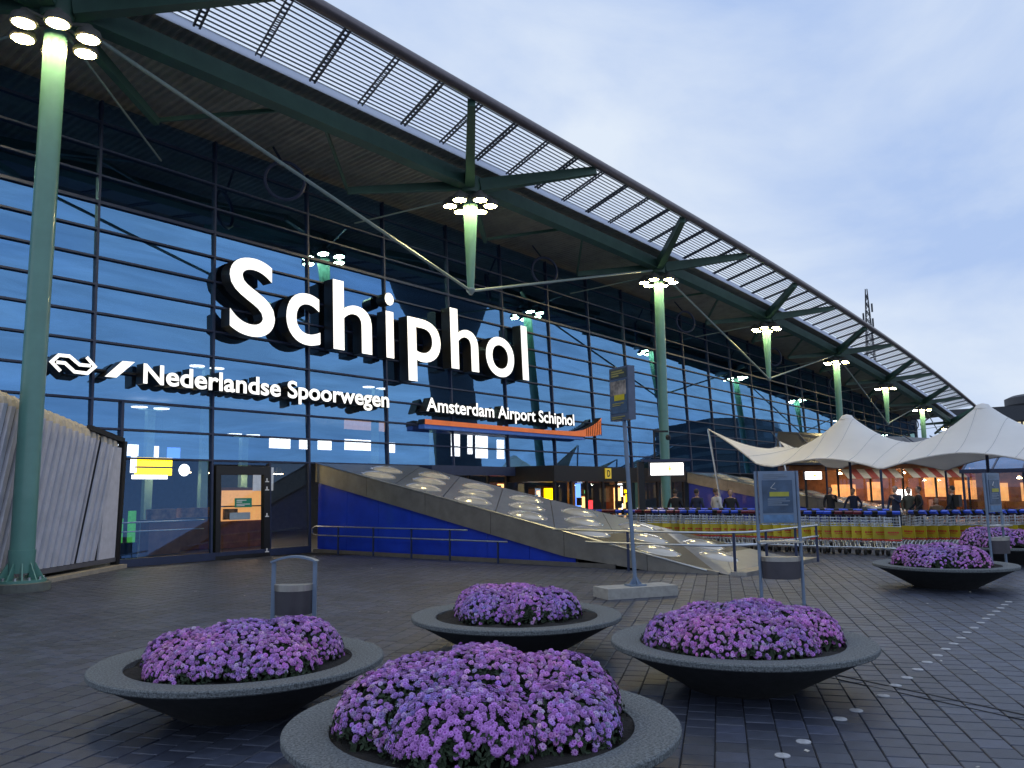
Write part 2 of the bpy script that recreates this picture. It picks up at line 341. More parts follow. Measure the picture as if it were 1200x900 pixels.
for off, wd in ((0, 0.022), (0.15, 0.012)):
    mb.bar(d0+nn*off+Vector((0, 0, .002)), d0+d1*4.6+nn*off+Vector((0, 0, .002)), wd, 0.006)
mb.build('slot_drain', ms, paving)

# ------------------------------------------------------------------ terminal building
D0, TT = 20.53, math.tan(R(2.412422))
def FP(x, z, off=0.0): return Vector((x, D0-off+TT*(z-1.75), z))
def drop(x): return 0.0 if x < 26 else 0.00062*(x-26)**2
XM = lambda m: 9.468+3.3109*m
ZK = lambda k: 9.265-0.7287*k
NODE = lambda i: 6.76+13.1*i
term = thing('terminal_building', 'long glass fronted airport terminal under a louvred steel canopy roof', 'building', (20, 20.5, 0))
TL = Vector((20, 20.5, 0))
class TB(MB):
    def build(s, name, mats, parent=None, smooth=False, **kw):
        o = MB.build(s, name, mats, parent, smooth, **kw)
        if parent is term: o.data.transform(Matrix.Translation(-TL))
        return o
def pane(x0, x1, z0, z1, m=None, wob=0.0005):
    a = random.gauss(0, wob); c = 0.018+random.gauss(0, wob)
    p = [FP(x0, z0, -0.02), FP(x1, z0, -0.02), FP(x1, z1, -0.02), FP(x0, z1, -0.02)]
    cx, cz = (x0+x1)/2, (z0+z1)/2
    p = [q+Vector((0, (q.x-cx)*a+(q.z-cz)*c, 0)) for q in p]
    return p, [q+Vector((0, 0.012, 0)) for q in p]
zs = [ZK(k) for k in range(-4, 10)]
def top_z(x): return 12.05-drop(x)
far = TB()
for m in range(-2, 27):
    x0, x1 = XM(m)+0.02, XM(m+1)-0.02
    for k in range(len(zs)-1):
        z1, z0 = zs[k]-0.02, zs[k+1]+0.02
        if z0 > top_z(XM(m+1)): continue
        z1 = min(z1, top_z(XM(m+1)))
        if m == -1 and z1 < 4.0 : continue
        f_, b_ = pane(x0, x1, z0, z1)
        if m < 17: TB().hexa(f_, b_).build('glass_pane', m_glass, term)
        else: far.hexa(f_, b_)
far.build('distant_glass_pane', m_glass, term, kind='stuff')
# door level panes
for x0, x1, z0, z1 in [(10.28, 12.76, 0.22, 2.68), (14.66, 16.06, 0.22, 2.68), (12.82, 14.64, 2.6, 2.69)]:
    TB().hexa(*pane(x0, x1, z0, z1)).build('glass_pane', m_clear if x0 > 14 else m_mid, term)
for m in range(-2, 28):
    x = XM(m); zb = 0.0
    if m in (-1, 0): zb = 3.42
    if m >= 5 : zb = 2.6
    TB().bar(FP(x, zb, .02), FP(x, top_z(x), .02), 0.06 if m < 20 else .08, 0.08, (0, -1, 0)).build('mullion', m_dark, term)
TB().bar(FP(10.23, 0, .02), FP(10.23, 4.17, .02), 0.07, 0.1, (0, -1, 0)).build('mullion', m_dark, term)
TB().bar(FP(14.65, 0, .02), FP(14.65, 2.66, .02), 0.06, 0.1, (0, -1, 0)).build('mullion', m_dark, term)
for k in range(-4, 10):
    z = ZK(k); xe = 100
    while z > top_z(xe)-.05 and xe > 5: xe -= 1
    if xe < 8: continue
    TB().bar(FP(2.8, z, .023), FP(xe, z, .023), 0.07, 0.048 if k else .08, (0, 0, 1)).build('transom', m_dark, term)
TB().bar(FP(10.2, 0.1, .03), FP(16.09, 0.1, .03), 0.14, 0.2).build('sill', m_dark, term)
# interior
TB().bbox(2, 104, 33, 33.28, 0, 12.45).build('interior_wall', m_int, term)
TB().bbox(2.02, 2.3, 21.3, 33, 0, 12.45).build('interior_side_wall', m_int, term)
TB().bbox(103.7, 103.98, 21.6, 33, 0, 12.45).build('interior_side_wall', m_int, term)
TB().bbox(2, 104, 20.55, 33, -0.05, 0.012).build('interior_floor', m_floor, term)
TB().bbox(2, 104, 21.3, 33.3, 12.3, 12.5).build('interior_ceiling', m_int, term)
TB().bbox(2.3, 34, 24.5, 32.9, 4.9, 5.3).build('mezzanine_slab', m_int, term)
TB().bbox(34.2, 100, 23.5, 32.9, 4.9, 5.3).build('mezzanine_slab', m_int, term)
# roof deck: corrugated sheet
NX = 440; px = 0.22; G = []
Y0r, Y1r = 16.72, 21.45
for i in range(NX*4+1):
    x = 1.0+i*px/4; dz = 0.0 if (i % 4) in (0, 3) else 0.055
    z0 = 12.49-drop(x)+dz; z1 = 12.16-drop(x)+dz
    G.append([(x, Y0r, z0), (x, (Y0r+Y1r)/2, (z0+z1)/2), (x, Y1r, z1)])
TB().sheet(G, (0, 0, 0.04)).build('corrugated_roof_deck', m_deck, term)
G = [[(x, 17.0, 12.85-drop(x)), (x, 34, 12.95-drop(x))] for x in np.linspace(1, 98, 25)]
TB().sheet(G, (0, 0, -0.15)).build('roof_cover', m_farw, term)
fx = [6.76, 9]+list(np.linspace(19, 98, 40))
xs = np.linspace(1, 98.3, 80)
TB().tube([(x, 14.2, 12.86-drop(x)) for x in xs], 0.165, 10).build('roof_edge_gutter', m_gutter, term, smooth=True)
TB().sheet([[(x, 16.46, 12.46-drop(x)), (x, 16.71, 12.41-drop(x))] for x in xs], (0, 0, .02)).build('inner_edge_panel', m_frost, term)
for i in range(8):
    a, b_ = NODE(i-1), NODE(i); 
    mb = TB(); xx = np.linspace(max(a, 1), b_, 5)
    for p, q in zip(xx[:-1], xx[1:]):
        mb.bar((p, 17.2, 11.97-drop(p)), (q, 17.2, 11.97-drop(q)), 0.42, 0.46)
    mb.build('edge_beam', m_green, term)
# louvres
BX = 1.64; nb = 56
def lou(x, s_):  # s_ 0 inner .. 1 outer
    yi, yo = 16.42, 14.36
    return Vector((x+0.12+(1-s_)*0.62-0.3, yi+(yo-yi)*s_, 12.50+(12.82-12.50)*s_-drop(x)))
farb = TB(); cnt = 0; nblade = 14
for i in range(nb):
    xa, xb = 5.72+BX*(i-2), 5.72+BX*(i-1)
    if xb > 97: break
    for j in range(nblade):
        s_ = (j+0.5)/nblade; p, q = lou(xa, s_), lou(xb, s_)
        tgt = TB() if (i < 21) else farb
        tgt.bar(p+Vector((.03, 0, 0)), q-Vector((.03, 0, 0)), 0.165, 0.034, Vector((0, -0.58, 0.81)))
        if tgt is not farb: tgt.build('louver_blade', m_blade, term)
    heavy = i % 2 == 0; mb = TB(); wd = 0.045 if heavy else 0.022
    p0, p1 = lou(xa, -0.02), lou(xa, 1.03)
    for o in (-0.075, 0.075): mb.bar(p0+Vector((o, 0, -.08)), p1+Vector((o, 0, -.08)), wd, 0.06)
    for q in np.linspace(0.03, 0.97, 14):
        c = p0.lerp(p1, q); mb.box(c+Vector((0, 0, -.08)), (0.12, 0.04 if heavy else 0.02, 0.03))
    mb.build('louver_crossbar', m_bar, term)
if farb.v: farb.build('distant_louver_blade', m_blade, term, kind='stuff')
# ring vents by the facade top
for i in range(7):
    x = 14.1+13.0*i; c = Vector((x, 19.4, 10.87-drop(x))); n1 = Vector((0.86, -0.5, 0)); 
    TB().tube([c+(n1*math.cos(a_)+Vector((0, 0, 1))*math.sin(a_))*0.57 for a_ in np.linspace(0, 2*math.pi, 25)[:-1]], 0.055, 6, True).build('ring_vent', m_dark, term, smooth=True)
    TB().bar(c+Vector((0, 0.1, .55)), c+Vector((0, .6, 1.2)), .05, .05).build('ring_bracket', m_dark, term)
# entrance portal under the fascia
TB().bbox(20.7, 25.4, 19.75, 20.35, 2.36, 2.7).build('entrance_fascia', m_dark, term)
mb = TB(); mb.bbox(25.4, 36.4, 17.9, 20.3, 2.12, 2.72); mb.build('entrance_fascia', m_black, term)
for x in list(np.arange(20.8, 25.3, 1.12)): TB().bbox(x, x+.09, 20.1, 20.2, 0, 2.36).build('entrance_post', m_black, term)
for x in (25.5, 26.6, 27.7, 28.9, 30.0, 31.2, 33.6, 34.9, 36.2): TB().bbox(x, x+.1, 17.95, 18.05, 0, 2.12).build('entrance_post', m_black, term)
for a_, b_ in ((20.9, 21.9), (22.05, 23.0), (23.15, 24.15), (24.3, 25.2)): TB().bbox(a_, b_, 20.14, 20.155, 0.1, 2.3).build('entrance_pane', m_clear, term)
for a_, b_ in ((25.62, 26.58), (26.72, 27.68), (27.82, 28.88), (29.02, 29.98), (30.12, 31.18), (31.32, 33.58), (33.72, 34.88), (35.02, 36.18)): TB().bbox(a_, b_, 17.99, 18.005, 0.1, 2.1).build('entrance_pane', m_clear, term)
TB().bbox(25.45, 25.47, 18.1, 20.2, 0.1, 2.1).build('entrance_pane', m_clear, term)
# vestibule door at left
door = TB()
for b4 in ((12.87, 13.02, 0, 2.56), (14.42, 14.62, 0, 2.56), (13.02, 14.42, 2.32, 2.56), (13.02, 14.42, 0, 0.14)):
    door.hexa([FP(b4[0], b4[2], .10), FP(b4[1], b4[2], .10), FP(b4[1], b4[2], -.06), FP(b4[0], b4[2], -.06)], [FP(b4[0], b4[3], .10), FP(b4[1], b4[3], .10), FP(b4[1], b4[3], -.06), FP(b4[0], b4[3], -.06)])
dr = door.build('entrance_door', m_black, term)
def on_f(mb, x0, x1, z0, z1, off, th=.01):
    return mb.hexa([FP(x0, z0, off), FP(x1, z0, off), FP(x1, z0, off-th), FP(x0, z0, off-th)], [FP(x0, z1, off), FP(x1, z1, off), FP(x1, z1, off-th), FP(x0, z1, off-th)])
def dpart(mb, name, m):
    o = mb.build(name, m, dr); o.data.transform(Matrix.Translation(-TL)); return o
dpart(on_f(MB(), 13.02, 14.42, .14, 2.32, .02), 'door_glass', m_clear)
mb = MB(); on_f(mb, 13.49, 14.04, 1.40, 1.66, .05, .012); mb.cur = 1
for z, x1 in ((1.60, 13.86), (1.55, 13.72), (1.49, 13.98), (1.45, 13.80)): on_f(mb, 13.54, x1, z-.012, z+.012, .055, .004)
dpart(mb, 'door_sign', [m_gsign, m_paper])
dpart(on_f(MB(), 13.33, 13.99, 1.06, 1.26, .05), 'door_notice', mat('pale_notice', (0.32, 0.40, 0.48), 0.5))
for z in (2.16, 1.92, 1.16, .16):
    mb = MB(); on_f(mb, 14.49, 14.53, z-.05, z+.06, .106); on_f(mb, 14.45, 14.58, z-.05, z-.02, .108); dpart(mb, 'door_pictogram', m_paper)
TB().tube([FP(10.35, 1.08, -.3), FP(12.75, 1.08, -.3)], .025, 6).build('window_rail', m_chrome, term)
TB().tube([FP(10.35, .85, -.3), FP(12.75, .85, -.3)], .018, 6).build('window_rail', m_chrome, term)

# ------------------------------------------------------------------ columns, hanging masts, lamps
def ring_of_lamps(root, z, r=0.67):
    gl = MB().lathe([(0.0, -.045), (.12, -.04), (.20, -.02), (.235, 0.0)], n=18, cap=False).mesh('lamp_glass', m_lamp)
    hs = MB().lathe([(.25, -.015), (.265, .03), (.23, .15), (.10, .24), (.06, .30)], n=18).mesh('lamp', m_house, 50)
    for k in range(6):
        a_ = R(10)+k*math.pi/3; o = link('lamp', hs, root, loc=(r*math.cos(a_), r*math.sin(a_), z))
        link('lamp_glass', gl, o)
    mb = MB()
    for k in range(6):
        a_ = R(10)+k*math.pi/3; mb.bar((.1*math.cos(a_), .1*math.sin(a_), z+.32), (r*math.cos(a_), r*math.sin(a_), z+.3), .05, .06)
    mb.build('lamp_bracket', m_house, root)
def node_star(root, zt, i):
    for sgn in (-1, 1):
        x = NODE(i)+sgn*3.25
        dz = -drop(x)+drop(NODE(i))
        MB().bar((sgn*.25, -.2, zt+.4), (sgn*3.25, -2.88, 12.66+dz-drop(NODE(i))), .32, .42, w2=.22, h2=.26).build('roof_strut', m_green, root)
        x2 = sgn*3.4; MB().bar((sgn*.25, .2, zt+.35), (x2, 2.2, 11.25-drop(NODE(i)+x2)), .18, .30, w2=.14, h2=.2).build('back_strut', m_green, root)
        x3 = sgn*5.95; MB().bar((x2, 2.2, 11.3-drop(NODE(i)+x2)), (x3, .22, 11.95-drop(NODE(i)+x3)), .08, .10).build('brace', m_green, root)
    for ex in ([-1.87, 4.3] if i == 0 else [-1.87]): MB().tube([(ex*.08, .3, 11.5-drop(NODE(i))), (ex, 3.6, 10.88-drop(NODE(i)+ex))], .028, 6).build('stay_rod', m_rod, root)
    MB().lathe([(.30, zt+.1), (.34, zt+.3), (.30, zt+.62)], n=16).build('node_hub', m_green, root, smooth=True)
col_lab = ['tall teal steel column on a bolted base beside the ribbed tunnel', 'teal canopy column rising beside the lit white entrance sign', 'teal canopy column standing behind the left peak of the white tent', 'far teal canopy column just right of the smaller hanging mast']
mast_lab = ['pale green hanging mast with lamp ring above the last letters of the large sign', 'hanging tapered mast with lamp ring over the far wedge skylight', 'small hanging mast with lamps right of the column behind the tent', 'most distant hanging mast with lamps near the right roof end']
for i in range(8):
    xn = NODE(i); dz = drop(xn); zr = 11.18-dz
    if i % 2 == 0:
        c = thing('steel_column', col_lab[i//2], 'column', (xn, 17.2, 0), 0, 'canopy columns along the terminal front')
        MB().lathe([(.215, .75), (.215, zr+.1)], n=28).build('shaft', m_teal, c, smooth=True)
        mb = MB().lathe([(.22, .33), (.235, .74), (.235, .76)], n=28); mb.build('base_sleeve', m_teal, c, smooth=True)
        mb = MB().lathe([(.44, .16), (.44, .21)], n=28)
        for k in range(10):
            a_ = k*math.pi/5; ca, sa = math.cos(a_), math.sin(a_); tn_ = Vector((-sa, ca, 0))*.012
            p = [Vector((ca*.22, sa*.22, .21)), Vector((ca*.41, sa*.41, .21)), Vector((ca*.24, sa*.24, .52))]
            mb.hexa([q-tn_ for q in p], [q+tn_ for q in p])
        mb.build('base_flange', m_teal, c)
        bm_ = MB().lathe([(.032, 0), (.032, .05)], n=6).mesh('bolt', m_chrome)
        for k in range(10):
            a_ = (k+.5)*math.pi/5; link('bolt', bm_, c, loc=(.37*math.cos(a_), .37*math.sin(a_), .21))
        MB().lathe([(.52, -.01), (.52, .15), (.50, .16)], n=28).build('concrete_pad', mat('pad_concrete', (.12, .13, .12), .9, bump=.4), c)
    else:
        c = thing('hanging_mast', mast_lab[i//2], 'mast', (xn, 17.2, 0), 0, 'hanging masts between the columns')
        zt = 8.32-dz; MB().lathe([(.11, zt), (.25, zr+.1)], n=20).build('shaft', m_teal, c, smooth=True)
        MB().lathe([(.05, zt-.16), (.15, zt-.04), (.15, zt+.05)], n=14).build('rod_shoe', m_rod, c, smooth=True)
        for sgn in (-1, 1):
            xo = xn+sgn*13.1
            MB().tube([(sgn*.12, 0, zt), (sgn*12.5, 0, 11.62-drop(xo))], .048, 8).build('tie_rod', m_rod, c, smooth=True)
    node_star(c, zr+.32, i)
    ring_of_lamps(c, zr)

# ------------------------------------------------------------------ lettering
def glyph(ch, off=0.0, ext=0.5):
    cu = bpy.data.curves.new('t', 'FONT'); cu.body = ch; cu.size = 1.0; cu.extrude = ext; cu.offset = off; cu.resolution_u = 8
    o = bpy.data.objects.new('t', cu); COL.objects.link(o)
    bpy.context.view_layer.update()
    me = bpy.data.meshes.new_from_object(o.evaluated_get(bpy.context.evaluated_depsgraph_get()))
    bpy.data.objects.remove(o); bpy.data.curves.remove(cu)
    v = np.array([x.co[:] for x in me.vertices]) if len(me.vertices) else np.zeros((0, 3))
    return me, v
def place_glyph(me, v, fn, depth, off, name, parent, loc, mats):
    # fn maps glyph x,y to facade X,Z
    z = np.where(v[:, 2] > 0, off, off-depth); pts = []
    for (x, y, _), o in zip(v, z):
        X, Z = fn(x, y); pts.append(FP(X, Z, o)-loc)
    fl = [tuple(p.vertices) for p in me.polygons]; mi = [0 if p.normal.z > .9 else 1 for p in me.polygons]
    nm = bpy.data.meshes.new(name); nm.from_pydata(pts, [], fl)
    for m in mats: nm.materials.append(m)
    nm.polygons.foreach_set('material_index', mi); nm.update(); bpy.data.meshes.remove(me)
    return link(name, nm, parent)
loc = FP(20, 6.3, .3)
sg = thing('terminal_name_sign', 'large white illuminated block letters across the blue glass front', 'sign', loc)
ZB = 6.30
for ch, x0, x1, z0, z1 in [('S', 12.93, 14.45, -.04, 2.30), ('c', 14.86, 16.13, -.03, 1.60), ('h', 16.65, 18.28, 0, 2.28), ('i', 18.90, 19.31, 0, 2.27), ('p', 19.95, 21.62, -.68, 1.60), ('h', 22.18, 23.75, 0, 2.30), ('o', 24.20, 25.98, -.04, 1.58), ('l', 26.52, 26.93, 0, 2.28)]:
    me, v = glyph(ch, 0.010); a0, a1 = v[:, 0].min(), v[:, 0].max(); b0, b1 = v[:, 1].min(), v[:, 1].max()
    fn = lambda x, y, a0=a0, a1=a1, b0=b0, b1=b1: (x0+(x-a0)/(a1-a0)*(x1-x0), ZB+z0+(y-b0)/(b1-b0)*(z1-z0))
    place_glyph(me, v, fn, .44, .56, 'letter', sg, loc, [m_white, m_side])
def text_line(root, loc, txt, xa, xb, zb, hcap, off_, depth, bold):
    xmax = lambda s_: glyph(s_, bold)[1][:, 0].max()
    items = []
    cap = glyph(txt[0], bold)[1]; hc = cap[:, 1].max()-cap[:, 1].min() if txt[0] != 'S' else .73
    for i, ch in enumerate(txt):
        if ch == ' ': continue
        me, v = glyph(ch, bold); o = xmax(txt[:i+1])-v[:, 0].max(); items.append((me, v, o))
    lo = items[0][1][:, 0].min()+items[0][2]; hi = items[-1][1][:, 0].max()+items[-1][2]; y0 = cap[:, 1].min()
    for me, v, o in items:
        place_glyph(me, v, lambda x, y: (xa+(x+o-lo)/(hi-lo)*(xb-xa), zb+(y-y0)/hc*hcap), depth, off_, 'letter', root, loc, [m_white, m_side])
loc = FP(14.8, 4.6, .3)
s2 = thing('railway_sign', 'white raised railway company name following the double arrow emblem', 'sign', loc)
text_line(s2, loc, 'Nederlandse Spoorwegen', 10.54, 19.10, 4.605, .52, .45, .36, 0.022)
MB().add([FP(9.3, 4.86, .12)-loc, FP(19.0, 4.86, .12)-loc, FP(19.0, 4.90, .12)-loc, FP(9.3, 4.90, .12)-loc, FP(9.3, 4.86, .06)-loc, FP(19.0, 4.86, .06)-loc, FP(19.0, 4.90, .06)-loc, FP(9.3, 4.90, .06)-loc], [(0, 1, 2, 3), (7, 6, 5, 4), (0, 4, 5, 1), (3, 2, 6, 7)]).build('support_rail', m_black, s2)
loc = FP(8.8, 4.9, .3)
s3 = thing('double_arrow_emblem', 'white double arrow railway emblem with a slanted white stroke beside the teal column', 'emblem', loc)
def stroke(pts, wd):
    pts = [Vector(p) for p in pts]; l_ = []; r_ = []
    for i, p in enumerate(pts):
        d_in = (p-pts[i-1]).normalized() if i else None; d_out = (pts[i+1]-p).normalized() if i < len(pts)-1 else None
        if d_in is None: n_ = Vector((-d_out.y, d_out.x)); k = 1
        elif d_out is None: n_ = Vector((-d_in.y, d_in.x)); k = 1
        else:
            n1 = Vector((-d_in.y, d_in.x)); n2 = Vector((-d_out.y, d_out.x)); n_ = (n1+n2).normalized(); k = min(1/max(n_.dot(n1), .3), 2.2)
        l_.append(p+n_*wd/2*k); r_.append(p-n_*wd/2*k)
    return l_, r_
def ribbon(l_, r_, off, depth, name, root, loc):
    mb = MB(); n = len(l_); vs = [FP(p.x, p.y, off)-loc for p in l_+r_]+[FP(p.x, p.y, off-depth)-loc for p in l_+r_]
    fr = [(i, i+n, i+n+1, i+1) for i in range(n-1)]; mb.add(vs, fr); mb2 = [(a+2*n, b_+2*n, c_+2*n, d_+2*n) for a, b_, c_, d_ in fr]
    loop = list(range(n))+list(range(2*n-1, n-1, -1)); mb.cur = 1
    for f in mb2: mb.f.append(f[::-1]); mb.mi.append(1)
    for a, b_ in zip(loop, loop[1:]+loop[:1]): mb.f.append((a, b_, b_+2*n, a+2*n)); mb.mi.append(1)
    return mb.build(name, [m_white, m_side], root)
for pts in ([(8.52, 4.70), (8.31, 4.90), (8.47, 5.08), (8.71, 5.085), (8.95, 4.905), (9.22, 4.91)], [(8.42, 4.905), (8.62, 4.905), (8.84, 4.72), (9.14, 4.715), (9.32, 4.90), (9.11, 5.11)]):
    ribbon(*stroke(pts, .082), .45, .36, 'arrow_stroke', s3, loc)
ribbon([Vector((9.99, 5.12)), Vector((9.56, 4.68))], [Vector((10.31, 5.13)), Vector((9.85, 4.68))], .45, .36, 'slanted_stroke', s3, loc)
loc = FP(25.6, 4.6, .3)
s4 = thing('airport_name_sign', 'white raised airport name lettering above the orange bar', 'sign', loc)
text_line(s4, loc, 'Amsterdam Airport Schiphol', 20.90, 30.30, 4.62, .50, .45, .36, 0.018)
loc = FP(26, 4.2, .3)
s5 = thing('orange_swoosh_bar', 'orange and blue sign bar with an upswept right end on the glass', 'sign', loc)
top = [(20.81, 4.33), (24, 4.325), (28.1, 4.32), (30.3, 4.37), (31.0, 4.47), (31.71, 4.68), (32.2, 4.88), (32.6, 5.12)]
bot = [(20.80, 4.15), (24, 4.15), (28.1, 4.155), (30.3, 4.16), (31.0, 4.17), (31.66, 4.21), (32.12, 4.27), (32.52, 4.35)]
n = len(top); mb = MB(); vs = [FP(*p, .45)-loc for p in top+bot]+[FP(*p, .12)-loc for p in top+bot]
mb.add(vs, [(i, i+n, i+n+1, i+1) for i in range(n-1)]); mb.cur = 1
lp = list(range(n))+list(range(2*n-1, n-1, -1))
for a, b_ in zip(lp, lp[1:]+lp[:1]): mb.f.append((a, b_, b_+2*n, a+2*n)); mb.mi.append(1)
for i in range(n-1): mb.f.append((i+2*n, i+1+2*n, i+n+1+2*n, i+n+2*n)); mb.mi.append(1)
mb.build('orange_bar', [m_orange, m_side], s5)
fin = mat('fin_shadow_gap', (.12, .03, .01), .5)  # darkened orange, strips painted as the shade between the fins
for x in np.linspace(31.25, 32.5, 9):
    k = (x-31.0)/1.6; MB().bar(FP(x, 4.19+.1*k, .456)-loc, FP(x+.02, 4.5+.52*k, .456)-loc, .022, .03, (0, -1, 0)).build('fin_gap_strip', fin, s5)
mb = MB(); mb.hexa([FP(20.81, 4.0, .42)-loc, FP(31.15, 4.03, .42)-loc, FP(31.15, 4.03, .12)-loc, FP(20.81, 4.0, .12)-loc], [FP(20.81, 4.145, .42)-loc, FP(31.0, 4.14, .42)-loc, FP(31.0, 4.14, .12)-loc, FP(20.81, 4.145, .12)-loc]); mb.build('blue_bar', m_bluebar, s5)
# yellow D plate
loc = Vector((29.2, 17.86, 2.45))
dp = thing('entrance_letter_plate', 'small square yellow plate with a black letter D over the entrance', 'sign', loc)
MB().box((0, 0, 0), (.42, .05, .42)).build('plate', mat('yellow_plate', (.8, .55, .05), .4, emis=.35), dp)
me, v = glyph('D', .02); v = v.copy(); a0, a1 = v[:, 0].min(), v[:, 0].max(); b0, b1 = v[:, 1].min(), v[:, 1].max()
nm = bpy.data.meshes.new('letter'); nm.from_pydata([(-.11+.22*(x-a0)/(a1-a0), -.028-.01*(z > 0), -.14+.28*(y-b0)/(b1-b0)) for x, y, z in v], [], [tuple(p.vertices) for p in me.polygons]); nm.materials.append(m_black)
link('letter', nm, dp)

# ------------------------------------------------------------------ wedge skylights over the ramps
def wedge(dx, label, side_rail):
    X0, X1, Y1, YT = 16.25, 20.6, 20.42, 7.05; sl = .2062; Z = lambda y: .10+sl*(y-7.9)
    w_ = thing('ramp_skylight', label, 'skylight', (X0+dx, YT, 0), 0, 'wedge skylights over the platform ramps')
    o = Vector((X0, YT, 0)); P = lambda x, y, z: Vector((x, y, z))-o
    Yg = 10.9
    mb = MB().hexa([P(X0+.12, Yg, 0), P(X1-.1, Yg, 0), P(X1-.1, Y1, 0), P(X0+.12, Y1, 0)], [P(X0+.12, Yg, max(.02, Z(Yg)-.45)), P(X1-.1, Yg, max(.02, Z(Yg)-.45)), P(X1-.1, Y1, Z(Y1)-.45), P(X0+.12, Y1, Z(Y1)-.45)])
    mb.build('wall_core', m_black, w_)
    yy = [10.95, 12.3, 13.65, 15.0, 16.35, 17.7, 19.05, 20.4]
    for ya, yb in zip(yy[:-1], yy[1:]):
        ya += .006; yb -= .006; hz_ = lambda y: max(.03, Z(y)-.44)
        MB().hexa([P(X0+.118, ya, .02), P(X0+.118, yb, .02), P(X0+.118, yb, hz_(yb)), P(X0+.118, ya, hz_(ya))], [P(X0+.095, ya, .02), P(X0+.095, yb, .02), P(X0+.095, yb, hz_(yb)), P(X0+.095, ya, hz_(ya))]).build('blue_panel', m_blue, w_)
    ys = [20.42, 18.1, 15.75, 13.45, 11.2, 9.0, 7.35]   # fascia panels
    for xx, th in ((X0, .12), (X1-.1, .1)):
        for a_, b_ in zip(ys[:-1], ys[1:]):
            b2 = b_+.012
            f = lambda y: (max(Z(y)-.56, 0.0), max(Z(y), .05))
            (za, zA), (zb, zB) = f(a_), f(b2)
            MB().hexa([P(xx, a_, za), P(xx+th, a_, za), P(xx+th, a_, zA), P(xx, a_, zA)], [P(xx, b2, zb), P(xx+th, b2, zb), P(xx+th, b2, zB), P(xx, b2, zB)]).build('fascia_panel', m_steelp, w_)
    # deck panels: slanted rows as in the photograph, three bays wide
    X0b, X1b = X0+.05, X1-.03; sk = .74
    rows = [7.2, 9.0, 10.84, 12.68, 14.52, 16.36, 18.2, 20.04]
    yl = lambda x, yr: yr+sk*(x-17.9)
    edges = [yr+.0 for yr in rows]
    for a_, b_ in zip([4.5]+edges[:-1]+[edges[-1]], edges+[23.5]):
        q = []
        for x, yr in ((X0b, a_), (X1b, a_), (X1b, b_), (X0b, b_)):
            y = yl(x, yr)+(.015 if yr == a_ else -.015); q.append([x, min(max(y, 7.05), 20.38)])
        if abs(q[0][1]-q[3][1]) < .1 and abs(q[1][1]-q[2][1]) < .1: continue
        if abs(q[0][1]-q[3][1]) < .02: q.pop(3) if False else None
        MB().hexa([P(x, y, Z(y)-.06) for x, y in q], [P(x, y, max(Z(y), -.02)+.012) for x, y in q]).build('deck_panel', m_steeld, w_)
    MB().hexa([P(X0b, 7.06, -.05), P(X1b, 7.06, -.05), P(X1b, 20.4, Z(20.4)-.2), P(X0b, 20.4, Z(20.4)-.2)], [P(X0b, 7.06, -.03), P(X1b, 7.06, -.03), P(X1b, 20.4, Z(20.4)-.07), P(X0b, 20.4, Z(20.4)-.07)]).build('deck_underlay', m_black, w_)
    dome = MB().lathe([(.52, -.01), (.52, .02), (.47, .025), (.43, .055), (.33, .095), (.18, .12), (.02, .13)], n=24).mesh('dome', m_dome, 60)
    for xx, dy in ((16.95, 0), (18.15, .93), (19.35, 1.86)):
        for r_ in range(-1, 8):
            y = 7.25+1.85*r_+dy
            if 7.6 < y < 20.0:
                d_ = link('dome', dome, w_, loc=P(xx, y, Z(y)+.012)); d_.rotation_euler = (math.atan(sl), 0, 0)
    MB().tube([P(X0-.01, 20.4, Z(20.4)+.02), P(X0-.01, 7.6, max(Z(7.6), .05)+.02)], .022, 6).build('edge_trim', m_chrome, w_)
    MB().bbox(X0-.05-o.x, X1+.05-o.x, 6.72-o.y, 7.06-o.y, 0, .075).build('tip_kerb', m_steel, w_)
    MB().bbox(X0-.06-o.x, X0-.005-o.x, 9.8-o.y, 20.4-o.y, 0, .10).build('base_kerb', mat('kerb_dark', (.10, .095, .09), .8), w_)
    if side_rail:
        rail = thing('wall_handrail', 'twin bar steel handrail along the bright blue wall', 'handrail', (15.98, 20, 0)); q = Vector((15.98, 20, 0))
        za, zb = .79, .53; 
        MB().tube([Vector((15.98, 12.7, zb))-q, Vector((15.98, 20.05, zb))-q, Vector((15.98, 20.2, .6))-q, Vector((15.98, 20.2, .72))-q, Vector((15.98, 20.05, za))-q, Vector((15.98, 14.0, za))-q], .021, 8).build('rail', m_chrome, rail, smooth=True)
        for y in (19.0, 17.5, 16.0, 14.6, 13.0): MB().bar(Vector((15.98, y, 0))-q, Vector((15.98, y, .79 if y > 13.9 else .53))-q, .03, .05).build('post', m_dark, rail)
    return w_
wedge(0, 'steel wedge skylight with domes and a blue side wall, nearest the camera', True)
wedge(25.4, 'second wedge skylight with a blue side wall, far behind the luggage trolleys', False)
# barrier at the wedge tip
q = Vector((16.1, 6.9, 0)); ba = thing('ramp_barrier', 'low twin bar steel barrier curving round the foot of the near wedge', 'barrier', q)
for z, y0 in ((.86, 11.3), (.60, 10.4)):
    pts = [Vector((15.95, y0, z)), Vector((15.95, 8.2, z)), Vector((16.05, 7.3, z)), Vector((16.5, 6.85, z)), Vector((17.1, 6.68, z)), Vector((20.4, 6.62, z))]
    MB().tube([p-q for p in pts], .024, 8).build('rail', m_chrome, ba, smooth=True)
for x, y in ((15.95, 9.3), (16.3, 7.0), (17.2, 6.67), (18.9, 6.64), (20.3, 6.62)):
    MB().bar(Vector((x, y, 0))-q, Vector((x, y, .85))-q, .05, .03).build('post', m_dark, ba)

